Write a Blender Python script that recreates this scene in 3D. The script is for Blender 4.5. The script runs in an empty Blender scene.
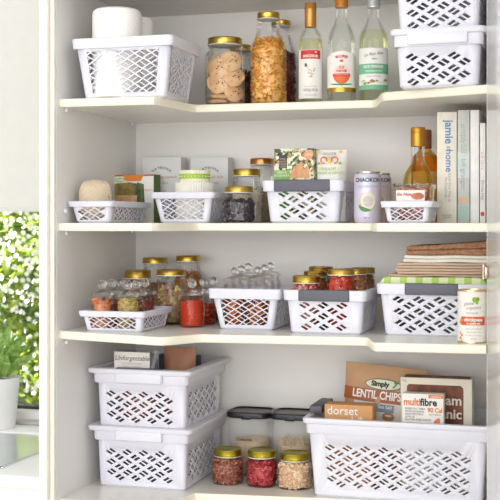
import bpy, bmesh, math, random
from mathutils import Vector, Matrix, noise
from mathutils.geometry import delaunay_2d_cdt
PI = math.pi
sc = bpy.context.scene
COL = sc.collection

# ------------------------------------------------------------------ camera
F = 1150.0; TH = math.atan(340/F); HV = 223.0; CZ = 1.35
cs, sn = math.cos(TH), math.sin(TH)
cd = bpy.data.cameras.new('camera'); cam = bpy.data.objects.new('camera', cd); COL.objects.link(cam)
cam.location = (0, 0, CZ); cam.rotation_euler = (PI/2, 0, TH)
cd.sensor_width = 36; cd.lens = F/500*36; cd.shift_y = -(250-HV)/500
cd.clip_start = .05
cd.dof.use_dof = True; cd.dof.focus_distance = 2.6; cd.dof.aperture_fstop = 11.0
sc.camera = cam
# ------------------------------------------------------------------ light
w = bpy.data.worlds.new('sky'); sc.world = w; w.use_nodes = True
nt = w.node_tree; bg = nt.nodes['Background']
tc = nt.nodes.new('ShaderNodeTexCoord'); sep = nt.nodes.new('ShaderNodeSeparateXYZ'); rmp = nt.nodes.new('ShaderNodeValToRGB')
mp = nt.nodes.new('ShaderNodeMapRange'); mp.inputs[1].default_value = -1; mp.inputs[2].default_value = 1
nt.links.new(tc.outputs['Generated'], sep.inputs[0]); nt.links.new(sep.outputs['Z'], mp.inputs[0]); nt.links.new(mp.outputs[0], rmp.inputs[0])
rmp.color_ramp.elements[0].position = .3; rmp.color_ramp.elements[0].color = (.66, .65, .64, 1)
rmp.color_ramp.elements[1].position = .75; rmp.color_ramp.elements[1].color = (1, 1, 1, 1)
nt.links.new(rmp.outputs[0], bg.inputs[0]); bg.inputs[1].default_value = .98
def area(name, loc, target, size, power, col=(1, 1, 1)):
    l = bpy.data.lights.new(name, 'AREA'); l.shape = 'RECTANGLE'; l.size, l.size_y = size; l.energy = power; l.color = col
    o = bpy.data.objects.new(name, l); COL.objects.link(o); o.location = loc
    o.rotation_euler = (Vector(target)-Vector(loc)).to_track_quat('-Z', 'Y').to_euler(); return o
area('kitchen_daylight', (-2.2, -2.0, 2.0), (-.6, 2.6, 1.15), (2.6, 2.0), 84, (1, .99, .975))
area('front_fill', (.3, -2.2, 1.5), (-.6, 2.6, 1.15), (3.0, 2.2), 82, (1, 1, 1))  # added soft fill lamp behind the camera, near eye height
sl = bpy.data.lights.new('sun', 'SUN'); sl.energy = 28.0; sl.angle = .02; sl.color = (1, .96, .88)
so = bpy.data.objects.new('sun', sl); COL.objects.link(so)
so.rotation_euler = Vector((.8, .25, -.6)).to_track_quat('-Z', 'Y').to_euler()
sc.cycles.transparent_max_bounces = 40; sc.cycles.max_bounces = 16
sc.view_settings.view_transform = 'Standard'; sc.view_settings.look = 'None'; sc.view_settings.gamma = 1
sc.view_settings.use_curve_mapping = False; sc.view_settings.exposure = -0.20

# ------------------------------------------------------------------ geometry of the place
S1, S2, S3, S4, S0 = .2679, 0.0, -.2333, -.5963, .517    # shelf tops above eye level; S0 = underside of the top board
XL, XR, YB = -1.098, -.19, 2.70
def ratio(u):
    t = (u-250)/F; return (t*cs-sn)/(cs+t*sn)
def XY(u, Y): return ratio(u)*Y
def pxm(u, Y): r = ratio(u)*Y; return (-r*sn+Y*cs)/F          # metres per photo pixel there
def zat(u, v, Y): return CZ+(HV-v)*pxm(u, Y)
def on(u, v, h):                                             # point of a shelf top seen at u, v
    zz = -h*F/(v-HV); r = ratio(u); Y = zz/(-r*sn+cs); return r*Y, Y

# ------------------------------------------------------------------ materials
MATS = {}
def srgb(c):
    return tuple(((x/255)/12.92 if x/255 <= .04045 else ((x/255+.055)/1.055)**2.4) for x in c)+(1,)
def mat(name, col, rough=.5, metal=0, spec=.5, var=.06, scale=30, bump=0, bscale=200, coat=0, alpha=1, trans=0, sss=0, col2=None, stretch=None):
    if name in MATS: return MATS[name]
    m = bpy.data.materials.new(name); m.use_nodes = True; nt = m.node_tree; b = nt.nodes['Principled BSDF']
    c = srgb(col); c2 = srgb(col2) if col2 else tuple(max(0, x*(1-var*2)) for x in c[:3])+(1,)
    tc = nt.nodes.new('ShaderNodeTexCoord'); n = nt.nodes.new('ShaderNodeTexNoise'); n.inputs['Scale'].default_value = scale; n.inputs['Detail'].default_value = 3
    src = tc.outputs['Object']
    if stretch:
        mpn = nt.nodes.new('ShaderNodeMapping'); mpn.inputs['Scale'].default_value = stretch
        nt.links.new(src, mpn.inputs[0]); src = mpn.outputs[0]
    nt.links.new(src, n.inputs['Vector'])
    r = nt.nodes.new('ShaderNodeValToRGB'); r.color_ramp.elements[0].position = .35; r.color_ramp.elements[1].position = .65
    r.color_ramp.elements[0].color = c2; r.color_ramp.elements[1].color = c
    nt.links.new(n.outputs['Fac'], r.inputs[0]); nt.links.new(r.outputs[0], b.inputs['Base Color'])
    b.inputs['Roughness'].default_value = rough; b.inputs['Metallic'].default_value = metal
    b.inputs['Specular IOR Level'].default_value = spec; b.inputs['Coat Weight'].default_value = coat
    b.inputs['Transmission Weight'].default_value = trans
    if sss: b.inputs['Subsurface Weight'].default_value = sss; b.inputs['Subsurface Scale'].default_value = .01
    if alpha < 1: b.inputs['Alpha'].default_value = alpha
    if bump:
        n2 = nt.nodes.new('ShaderNodeTexNoise'); n2.inputs['Scale'].default_value = bscale; bp = nt.nodes.new('ShaderNodeBump')
        bp.inputs['Strength'].default_value = bump; bp.inputs['Distance'].default_value = .002
        nt.links.new(src, n2.inputs['Vector']); nt.links.new(n2.outputs['Fac'], bp.inputs['Height']); nt.links.new(bp.outputs[0], b.inputs['Normal'])
    MATS[name] = m; return m
def island(name, cols, rough=.6, coat=0, bump=0):               # each loose piece takes one of the colours
    if name in MATS: return MATS[name]
    m = bpy.data.materials.new(name); m.use_nodes = True; nt = m.node_tree; b = nt.nodes['Principled BSDF']
    g = nt.nodes.new('ShaderNodeNewGeometry'); r = nt.nodes.new('ShaderNodeValToRGB'); r.color_ramp.interpolation = 'LINEAR'
    e = r.color_ramp.elements
    for i, c in enumerate(cols):
        p = i/(max(1, len(cols)-1))
        if i < 2: e[i].position = p; e[i].color = srgb(c)
        else: x = e.new(p); x.color = srgb(c)
    if len(cols) > 2:
        ps = sorted(range(len(cols)), key=lambda i: i/(len(cols)-1))
        for i, c in enumerate(cols): e[i].position = i/(len(cols)-1)
        for i, c in enumerate(cols): e[i].color = srgb(c)
    nt.links.new(g.outputs['Random Per Island'], r.inputs[0]); nt.links.new(r.outputs[0], b.inputs['Base Color'])
    b.inputs['Roughness'].default_value = rough; b.inputs['Coat Weight'].default_value = coat
    MATS[name] = m; return m
def glass_thin(name, tint=(1, 1, 1), refl=.55, rough=.02):
    if name in MATS: return MATS[name]
    m = bpy.data.materials.new(name); m.use_nodes = True; nt = m.node_tree
    for n in list(nt.nodes):
        if n.type != 'OUTPUT_MATERIAL': nt.nodes.remove(n)
    out = nt.nodes['Material Output']
    tr = nt.nodes.new('ShaderNodeBsdfTransparent'); tr.inputs[0].default_value = tuple(tint)+(1,)
    gl = nt.nodes.new('ShaderNodeBsdfGlossy'); gl.inputs['Roughness'].default_value = rough; gl.inputs[0].default_value = (1, 1, 1, 1)
    lw = nt.nodes.new('ShaderNodeLayerWeight'); lw.inputs[0].default_value = .32
    n = nt.nodes.new('ShaderNodeTexNoise'); n.inputs['Scale'].default_value = 35
    bp = nt.nodes.new('ShaderNodeBump'); bp.inputs['Strength'].default_value = .15; bp.inputs['Distance'].default_value = .003
    tcn = nt.nodes.new('ShaderNodeTexCoord'); nt.links.new(tcn.outputs['Object'], n.inputs['Vector'])
    nt.links.new(n.outputs['Fac'], bp.inputs['Height']); nt.links.new(bp.outputs[0], gl.inputs['Normal'])
    mu = nt.nodes.new('ShaderNodeMath'); mu.operation = 'MULTIPLY'; mu.inputs[1].default_value = refl
    mx = nt.nodes.new('ShaderNodeMixShader')
    nt.links.new(lw.outputs['Fresnel'], mu.inputs[0]); nt.links.new(mu.outputs[0], mx.inputs[0])
    nt.links.new(tr.outputs[0], mx.inputs[1]); nt.links.new(gl.outputs[0], mx.inputs[2]); nt.links.new(mx.outputs[0], out.inputs[0])
    MATS[name] = m; return m
def check_mat(name, c1, c2, period=.022):                         # woven gingham
    if name in MATS: return MATS[name]
    m = bpy.data.materials.new(name); m.use_nodes = True; nt = m.node_tree; b = nt.nodes['Principled BSDF']
    tc = nt.nodes.new('ShaderNodeTexCoord'); sp = nt.nodes.new('ShaderNodeSeparateXYZ'); nt.links.new(tc.outputs['Object'], sp.inputs[0])
    outs = []
    for ax, k in (('X', 1), ('Y', 1)):
        a = nt.nodes.new('ShaderNodeMath'); a.operation = 'MULTIPLY'; a.inputs[1].default_value = 1/period; nt.links.new(sp.outputs[ax], a.inputs[0])
        f = nt.nodes.new('ShaderNodeMath'); f.operation = 'FRACT'; nt.links.new(a.outputs[0], f.inputs[0])
        g = nt.nodes.new('ShaderNodeMath'); g.operation = 'GREATER_THAN'; g.inputs[1].default_value = .55; nt.links.new(f.outputs[0], g.inputs[0]); outs.append(g)
    ad = nt.nodes.new('ShaderNodeMath'); ad.operation = 'ADD'; nt.links.new(outs[0].outputs[0], ad.inputs[0]); nt.links.new(outs[1].outputs[0], ad.inputs[1])
    hf = nt.nodes.new('ShaderNodeMath'); hf.operation = 'MULTIPLY'; hf.inputs[1].default_value = .5; nt.links.new(ad.outputs[0], hf.inputs[0])
    mx = nt.nodes.new('ShaderNodeMix'); mx.data_type = 'RGBA'; mx.inputs[6].default_value = srgb(c1); mx.inputs[7].default_value = srgb(c2)
    nt.links.new(hf.outputs[0], mx.inputs[0]); nt.links.new(mx.outputs[2], b.inputs['Base Color']); b.inputs['Roughness'].default_value = .9
    MATS[name] = m; return m

WHITE = mat('white_plastic', (223, 223, 233), .35, var=.01)
CHAR = mat('charcoal_plastic', (92, 92, 104), .5, var=.03)
WALL = mat('white_laminate', (236, 234, 230), .45, var=.015, scale=3)
SHELF = mat('shelf_laminate', (238, 236, 228), .25, var=.012, scale=4)
EDGE = mat('shelf_edging', (244, 238, 218), .35, var=.012, scale=6)
GOLD = mat('gold_lid_metal', (206, 172, 82), .3, 1, var=.06, scale=15)
GREENGOLD = mat('olive_gold_lid_metal', (204, 188, 66), .28, 1, var=.05, scale=15)
COPPER = mat('copper_lid_metal', (205, 140, 80), .3, 1, var=.06)
GLASS = glass_thin('clear_jar_glass', (.988, .99, .989), .5)
GLASS2 = glass_thin('bottle_glass', (.978, .988, .982), .5)
BALL = mat('solid_glass', (250, 252, 252), .02, trans=1, var=0)
PAPERW = mat('white_print_card', (238, 236, 230), .5, var=.015)
INK = mat('dark_ink', (52, 50, 50), .6); GREYINK = mat('grey_ink', (150, 148, 145), .6)

def TRL(m, f=.45):
    nt = m.node_tree; b = nt.nodes['Principled BSDF']; t = nt.nodes.new('ShaderNodeBsdfTranslucent'); x = nt.nodes.new('ShaderNodeMixShader'); x.inputs[0].default_value = f
    nt.links.new(b.inputs['Base Color'].links[0].from_socket, t.inputs[0]); nt.links.new(b.outputs[0], x.inputs[1]); nt.links.new(t.outputs[0], x.inputs[2]); nt.links.new(x.outputs[0], nt.nodes['Material Output'].inputs[0])
# ------------------------------------------------------------------ mesh helpers
class MB:
    def __init__(s): s.v = []; s.f = []
    def add(s, vs, fs, M=None):
        n = len(s.v)
        s.v += [tuple(M @ Vector(p)) if M else tuple(p) for p in vs]; s.f += [tuple(i+n for i in f) for f in fs]; return s
    def box(s, a, b):
        x0, y0, z0 = a; x1, y1, z1 = b
        vs = [(x0, y0, z0), (x1, y0, z0), (x1, y1, z0), (x0, y1, z0), (x0, y0, z1), (x1, y0, z1), (x1, y1, z1), (x0, y1, z1)]
        return s.add(vs, [(3, 2, 1, 0), (4, 5, 6, 7), (0, 1, 5, 4), (1, 2, 6, 5), (2, 3, 7, 6), (3, 0, 4, 7)])
    def rbox(s, a, b, r=.002, seg=2, M=None):
        bm = bmesh.new(); bmesh.ops.create_cube(bm, size=1)
        d = [b[i]-a[i] for i in range(3)]; c = [(a[i]+b[i])/2 for i in range(3)]
        for v in bm.verts: v.co = Vector([v.co[i]*d[i]+c[i] for i in range(3)])
        bmesh.ops.bevel(bm, geom=bm.edges[:]+bm.verts[:], offset=min(r, min(d)*.45), segments=seg, profile=.5, affect='EDGES')
        bm.verts.ensure_lookup_table(); bm.verts.index_update()
        s.add([v.co[:] for v in bm.verts], [[v.index for v in f.verts] for f in bm.faces], M); bm.free(); return s
    def lathe(s, prof, n=40, M=None, power=2, cap0=True, cap1=True, fn=None):
        vs = []; fs = []
        for r, z in prof:
            for i in range(n):
                a = 2*PI*i/n; c, q = math.cos(a), math.sin(a)
                k = 1/((abs(c)**power+abs(q)**power)**(1/power)) if power != 2 else 1
                rr = r*k*(fn(a, z) if fn else 1); vs.append((rr*c, rr*q, z))
        for j in range(len(prof)-1):
            for i in range(n):
                i2 = (i+1) % n; fs.append((j*n+i, j*n+i2, (j+1)*n+i2, (j+1)*n+i))
        if cap0: fs.append(tuple(range(n))[::-1])
        if cap1: fs.append(tuple((len(prof)-1)*n+i for i in range(n)))
        return s.add(vs, fs, M)
    def ball(s, c, r, n=16, sq=(1, 1, 1)):
        prof = [(max(1e-5, r*math.sin(PI*j/(n//2))), -r*math.cos(PI*j/(n//2))) for j in range(n//2+1)]
        return s.lathe(prof, n, Matrix.Translation(c) @ Matrix.Diagonal((sq[0], sq[1], sq[2], 1)))
    def tube(s, pts, r, n=6, closed=False):
        vs = []; fs = []; N = len(pts); P = [Vector(p) for p in pts]
        for i, p in enumerate(P):
            t = (P[(i+1) % N]-P[i-1]) if closed else (P[min(i+1, N-1)]-P[max(i-1, 0)])
            t.normalize(); up = Vector((0, 0, 1)) if abs(t.z) < .95 else Vector((1, 0, 0))
            a = t.cross(up).normalized(); b = t.cross(a); rr = r(i/(N-1)) if callable(r) else r
            for k in range(n): q = 2*PI*k/n; vs.append(p+a*rr*math.cos(q)+b*rr*math.sin(q))
        for i in range(N if closed else N-1):
            j = (i+1) % N
            for k in range(n): fs.append((i*n+k, i*n+(k+1) % n, j*n+(k+1) % n, j*n+k))
        if not closed: fs.append(tuple(range(n))[::-1]); fs.append(tuple((N-1)*n+k for k in range(n)))
        return s.add(vs, fs)
    def prism(s, poly, y0, y1, M=None):                           # polygon in x,z extruded along y
        n = len(poly); vs = [(x, y0, z) for x, z in poly]+[(x, y1, z) for x, z in poly]
        fs = [tuple(range(n)), tuple(range(n, 2*n))[::-1]]+[((i+1) % n, i, i+n, (i+1) % n+n) for i in range(n)]
        return s.add(vs, fs, M)
    def build(s, name, m, parent=None, loc=None, rz=0, smooth=True, ang=35):
        me = bpy.data.meshes.new(name); me.from_pydata(s.v, [], s.f); me.update()
        if smooth:
            me.polygons.foreach_set('use_smooth', [True]*len(me.polygons)); me.set_sharp_from_angle(angle=math.radians(ang))
        me.materials.append(m); o = bpy.data.objects.new(name, me); COL.objects.link(o)
        if parent: o.parent = parent
        if loc: o.location = loc
        o.rotation_euler.z = rz; return o
def tag(o, label=None, cat=None, group=None, kind=None):
    if label: o['label'] = label
    if cat: o['category'] = cat
    if group: o['group'] = group
    if kind: o['kind'] = kind
    return o
def thing(name, loc, rz=0, label=None, cat=None, group=None):
    o = bpy.data.objects.new(name, None); COL.objects.link(o); o.empty_display_size = .02
    o.location = loc; o.rotation_euler.z = rz; return tag(o, label, cat, group)
def struct(name, mb, m, parent=None, **k):
    o = mb.build(name, m, parent, **k); 
    if not parent: o['kind'] = 'structure'
    return o
def copy_tree(o, parent=None):
    c = o.copy(); COL.objects.link(c); c.parent = parent
    for ch in o.children: copy_tree(ch, c)
    return c
def face_cam(X, Y): return math.atan2(-X, Y)
def rotp(x, y, a): return x*math.cos(a)-y*math.sin(a), x*math.sin(a)+y*math.cos(a)
def sheet(poly, parent, name, m, y=0, R=None, th=.0004, z0=0, x0=0):
    """thin printed patch: polygon in x,z; flat at y (facing -y) or wrapped on radius R"""
    xs = [p[0] for p in poly]; L = []; E = []
    L = [Vector(p) for p in poly]; n = len(L); E = [(i, (i+1) % n) for i in range(n)]
    if R:
        x = min(xs)+.003
        zs = [p[1] for p in poly]
        while x < max(xs)-.001:
            L += [Vector((x, min(zs)-.001)), Vector((x, max(zs)+.001))]; E.append((len(L)-2, len(L)-1)); x += .003
    vo, eo, fo, _, _, _ = delaunay_2d_cdt(L, E, [], 0, 1e-6)
    def inside(p):
        c = False
        for i in range(n):
            a, b = poly[i], poly[i-1]
            if (a[1] > p[1]) != (b[1] > p[1]) and p[0] < (b[0]-a[0])*(p[1]-a[1])/(b[1]-a[1])+a[0]: c = not c
        return c
    F2 = [f for f in fo if inside(sum((vo[i] for i in f), Vector((0, 0)))/len(f))]
    mb = MB()
    def P3(p, e):
        if R: a = (p[0]+x0)/R; return ((R+e)*math.sin(a), -(R+e)*math.cos(a), p[1]+z0)
        return (p[0]+x0, y-e, p[1]+z0)
    mb.add([P3(p, th) for p in vo], F2)
    return mb.build(name, m, parent)
def rect(x0, z0, x1, z1): return [(x0, z0), (x1, z0), (x1, z1), (x0, z1)]
def ell(cx, cz, a, b, n=20, a0=0, a1=2*PI): return [(cx+a*math.cos(a0+(a1-a0)*i/n), cz+b*math.sin(a0+(a1-a0)*i/n)) for i in range(n+(0 if a1-a0 > 6.2 else 1))]
def text(s, size, parent, m, x=0, y=0, z=0, R=None, roll=0, align='CENTER', sx=1, bold=0, th=.0008, name='lettering', arc=None, shear=0):
    cu = bpy.data.curves.new('t', 'FONT'); cu.body = s; cu.size = size; cu.align_x = align; cu.align_y = 'CENTER'; cu.offset = bold; cu.shear = shear; cu.resolution_u = 3
    o = bpy.data.objects.new('t', cu); COL.objects.link(o); bpy.context.view_layer.update()
    me = bpy.data.meshes.new_from_object(o.evaluated_get(bpy.context.evaluated_depsgraph_get()))
    bpy.data.objects.remove(o); bpy.data.curves.remove(cu)
    ca, sa = math.cos(roll), math.sin(roll)
    for v in me.vertices:
        px, pz = v.co.x*sx, v.co.y
        if arc: a = px/arc; px, pz = (arc+pz)*math.sin(a), (arc+pz)*math.cos(a)-arc
        px, pz = px*ca-pz*sa, px*sa+pz*ca
        px += x; pz += z
        v.co = ((R+th)*math.sin(px/R), -(R+th)*math.cos(px/R), pz) if R else (px, y-th, pz)
    me.name = name; me.materials.clear(); me.materials.append(m)
    t = bpy.data.objects.new(name, me); COL.objects.link(t); t.parent = parent; return t

# ------------------------------------------------------------------ the setting
def mirror_free_outline(segs, YBk):
    return segs
def smooth_step(p, q, n=8):                                       # S-curve between two points of the shelf front
    out = []
    for i in range(n+1):
        t = i/n; k = t*t*(3-2*t); out.append((p[0]+(q[0]-p[0])*t, p[1]+(q[1]-p[1])*k))
    return out
def shelf(name, top, yl, yl2, yc1, yc2, yr1, yr2, xl, xr, th=.0174):
    """U-shaped shelf: left arm front yl..yl2, recessed centre yc1..yc2, right arm yr1..yr2"""
    pts = [(XL, yl)]+smooth_step((xl[0], yl2), (xl[1], yc1))+smooth_step((xr[0], yc2), (xr[1], yr1), 8)+[(XR, yr2)]
    Z = CZ+top
    def slab(P, z0, z1, yback):
        n = len(P); v = [(x, y, z0) for x, y in P]+[(x, y, z1) for x, y in P]+[(x, yback, z0) for x, y in P]+[(x, yback, z1) for x, y in P]
        f = []
        for i in range(n-1):
            f += [(i, i+1, n+i+1, n+i), (n+i, n+i+1, 3*n+i+1, 3*n+i), (i+1, i, 2*n+i, 2*n+i+1), (2*n+i+1, 2*n+i, 3*n+i, 3*n+i+1)]
        f += [(0, n, 3*n, 2*n), (n-1, 2*n+n-1, 3*n+n-1, n+n-1)]
        return v, f
    b = MB(); b.add(*slab([(x, y+.0015) for x, y in pts], Z-th, Z, YB)); o = struct(name, b, SHELF)
    e = MB(); n = len(pts)                                        # rounded edging strip
    prof = [(.0016, 0), (.0005, .0005), (-.0005, .002), (-.0005, th-.002), (.0005, th-.0005), (.0016, th)]
    vs = [(x, y+d, Z-th+z) for x, y in pts for d, z in prof]; k = len(prof)
    e.add(vs, [(i*k+j, (i+1)*k+j, (i+1)*k+j+1, i*k+j+1) for i in range(n-1) for j in range(k-1)])
    e.build('edging', EDGE, o)
    tag(o, kind='structure'); return o
E9 = [(-.86, -.80), (-.45, -.41)]
shelf('trim_1', S1, 2.266, 2.275, 2.462, 2.475, 2.335, 2.262, (-.885, -.855), (-.455, -.40))
shelf('trim_2', S2, 2.262, 2.262, 2.42, 2.42, 2.262, 2.262, (-.885, -.835), (-.45, -.405))
shelf('trim_3', S3, 2.266, 2.20, 2.285, 2.315, 2.22, 2.235, (-.845, -.775), (-.44, -.40))
shelf('trim_4', S4, 2.266, 2.266, 2.40, 2.45, 2.30, 2.30, (-.865, -.835), (-.43, -.40))
struct('floor', MB().box((-3.2, -1.2, -.01), (1.2, 2.3, 0)), mat('pale_floor', (205, 198, 188), .4))
struct('ceiling', MB().box((XL, 2.25, CZ+S0), (XR, YB, CZ+S0+.018)), WALL)
struct('wall_back', MB().box((XL-.02, YB, .6), (XR+.02, YB+.016, CZ+S0+.03)), WALL)
struct('wall_left', MB().box((XL-.006, 2.25, .0), (XL, YB, 2.3)), WALL)
struct('wall_right', MB().box((XR, 2.245, .0), (XR+.018, YB, 2.3)), WALL)
struct('trim_5', MB().rbox((XL-.0095, 2.238, 0), (XL-.0005, 2.25, 2.3), .002), EDGE)
struct('trim_6', MB().box((XL-.014, 2.245, 0), (XL-.0095, 2.9, 2.3)), mat('cream_filler', (222, 216, 200), .6))
struct('trim_7', MB().rbox((XL-.032, 2.23, 0), (XL-.014, 3.04, 2.3), .002), mat('white_stile', (248, 247, 243), .5, var=.01))
# open right-hand door, glossy inside face
dr = bpy.data.objects.new('door_1', None); COL.objects.link(dr); dr['kind'] = 'structure'; dr.location = (XR+.0005, 2.243, 0)
dr.rotation_euler.z = math.radians(9.5)
GLOSS = mat('gloss_door', (236, 236, 234), .22, spec=.7, coat=.25, var=.01, scale=2)
MB().rbox((0, -.45, .5), (.018, 0, 2.3), .001).build('door_panel', GLOSS, dr)
hz = zat(484, 272, 2.24)
hg = MB(); hg.rbox((-.007, -.035, hz-.012), (0, -.004, hz+.012), .002); hg.lathe([(.0045, -.014), (.0045, .014)], 12, Matrix.Translation((-.006, .0, hz)))
hg.build('hinge', mat('nickel_metal', (190, 170, 150), .25, 1), dr)
# shelf pegs in the left wall
pg = mat('clear_peg', (232, 232, 234), .25, var=.01)
pp = None
for lab, u, v in (('under the top shelf at the front', 67, 110), ('under the top shelf at the back corner', 133, 124.5), ('under the second shelf at the front', 67, 233), ('under the second shelf at the back corner', 133, 231.5), ('under the third shelf at the front', 67, 342), ('just above the second shelf', 66, 211)):
    t = (u-250)/F; Yp = (XL+.005)/ratio(u)
    M = Matrix.Translation((0, 0, 0)) @ Matrix.Rotation(PI/2, 4, 'Y')
    o = MB().ball((.004, 0, 0), .0058, 16, (.8, 1, 1)).build('shelf_peg', pg, None, (XL, Yp, zat(u, v, Yp)))
    tag(o, 'small clear plastic shelf peg '+lab, 'shelf peg', 'pegs in the left pantry wall')

# kitchen window, blind, bench on the left
WY = 3.05
xo = -2.5
wz0 = zat(20, 411, WY)
ww = mat('painted_wall', (243, 242, 238), .6, var=.01, scale=3)
struct('wall_window', MB().box((xo, WY, 0), (XL-.03, WY+.10, wz0)).box((xo, WY, 2.25), (XL-.03, WY+.10, 2.6)).box((XL-.08, WY, wz0), (XL-.03, WY+.1, 2.25)), ww)
wn = bpy.data.objects.new('window_1', None); COL.objects.link(wn); wn['kind'] = 'structure'; wn.location = (0, WY+.05, 0)
fr = mat('dark_window_frame', (52, 54, 58), .4)
MB().box((xo, -.01, wz0), (XL-.08, .02, wz0+.009)).box((xo, -.01, 2.24), (XL-.08, .02, 2.25)).box((XL-.09, -.01, wz0), (XL-.08, .02, 2.25)).build('window_frame', fr, wn)
MB().box((xo, .004, wz0+.009), (XL-.09, .008, 2.24)).build('window_glass', glass_thin('window_glass', (.97, .98, .975), .35), wn)
BX0 = -2.5
bt = CZ-.585
struct('trim_8', MB().rbox((BX0, 3.01, bt), (XL-.033, WY, bt+.010), .003), mat('grey_sill_edge', (190, 186, 180), .35))
bz = zat(20, 212, WY-.03)
bl = thing('roller_blind', (-1.8, WY-.03, bz), 0, 'white roller blind half lowered over the kitchen window', 'blind')
BM = mat('blind_fabric', (252, 251, 248), .8, var=.01, trans=0); TRL(BM, .5)
MB().box((-.7, 0, .012), (.56, .0012, .8)).build('fabric', BM, bl); MB().rbox((-.7, -.004, 0), (.56, .006, .014), .003).build('bottom_bar', BM, bl)
bn = thing('kitchen_bench', (0, 0, 0), 0, 'white kitchen bench with steel drainer beneath the window', 'bench')
BW = mat('white_benchtop', (247, 247, 246), .3, var=.008)
MB().rbox((-1.345, 2.40, bt-.03), (XL-.033, WY-.002, bt), .003).rbox((BX0, 2.40, bt-.03), (-1.346, 2.47, bt), .003).rbox((BX0, 2.90, bt-.03), (-1.346, WY-.002, bt), .003).build('benchtop', BW, bn)
MB().box((BX0, 2.43, .1), (XL-.034, 2.5, bt-.03)).build('cupboard_front', BW, bn)
st = MB(); st.box((BX0, 2.47, bt-.025), (-1.346, 2.90, bt-.003)); st.rbox((BX0, 2.462, bt-.004), (-1.346, 2.472, bt+.003), .001).rbox((-1.353, 2.462, bt-.004), (-1.343, 2.905, bt+.003), .001)
st.build('steel_drainer', mat('brushed_steel', (214, 218, 224), .16, 1, var=.03), bn)

# garden outside: hedge with pale flowers
random.seed(4)
def leaf_template():
    n = 5; vs = []; 
    for i in range(n+1):
        t = i/n; wd = .33*math.sin(PI*min(1, t*.96+.02))**.8; vs += [(-wd, t-.5, .12*t*t), (0, t-.5, .12*t*t-.05), (wd, t-.5, .12*t*t)]
    fs = []
    for i in range(n): a = i*3; fs += [(a, a+1, a+4, a+3), (a+1, a+2, a+5, a+4)]
    return vs, fs
LV, LF = leaf_template()
def rnd_rot(): return Matrix.Rotation(random.uniform(0, 2*PI), 4, 'Z') @ Matrix.Rotation(random.uniform(0, PI), 4, 'X') @ Matrix.Rotation(random.uniform(0, 2*PI), 4, 'Z')
hedge = MB(); HY = 4.6
hx0, hx1 = -3.15, -2.1
for i in range(9000):
    x = random.uniform(hx0, hx1); z = random.uniform(.2, 1.75); bump = .14*noise.noise(Vector((x*3, z*3, 2)))
    y = HY+bump+random.uniform(0, .22)
    sz = random.uniform(.028, .055)
    hedge.add(LV, LF, Matrix.Translation((x, y, z)) @ rnd_rot() @ Matrix.Scale(sz, 4))
LEAF = island('hedge_leaves', [(84, 120, 36), (140, 180, 48), (186, 212, 66), (214, 226, 100), (234, 238, 150)], .45)
TRL(LEAF)
tag(hedge.build('hedge_foliage', LEAF, smooth=False), 'sunlit green climbing foliage outside the kitchen window', 'foliage', kind='stuff')
fl = MB()
for i in range(1500):
    x = random.uniform(hx0, hx1); z = random.uniform(.6, 1.5)
    if z < .95 and random.random() < .6: continue
    y = HY-.03+.14*noise.noise(Vector((x*3, z*3, 2)))+random.uniform(-.05, .05)
    B = Matrix.Translation((x, y, z)) @ Matrix.Rotation(random.uniform(-.9, .9), 4, 'X') @ Matrix.Rotation(random.uniform(-.9, .9), 4, 'Z')
    for k in range(5):
        fl.add(LV, LF, B @ Matrix.Rotation(k*2*PI/5, 4, 'Y') @ Matrix.Rotation(PI/2, 4, 'X') @ Matrix.Translation((0, .006, 0)) @ Matrix.Scale(.0135, 4))
tag(fl.build('white_blossom', mat('petals', (250, 250, 240), .6, var=.02), smooth=False), 'small white blossoms scattered over the foliage outside the window', 'flowers', kind='stuff')
struct('wall_sun_block', MB().box((-2.62, -1.2, 0), (-2.55, WY+.1, 4.0)), ww)  # unseen wall added, extra tall, to keep the sun out of the pantry
struct('hedge_backdrop', MB().box((-3.6, HY+.45, 0), (-1.6, HY+.5, 1.7)), mat('dark_backdrop_green', (58, 72, 48), .9, scale=8))  # added dark backdrop standing for the core of the hedge
struct('floor_garden', MB().box((-3.6, WY+.2, 0), (-1.2, HY+.25, .02)), mat('garden_paving', (120, 122, 118), .8, scale=8))

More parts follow.
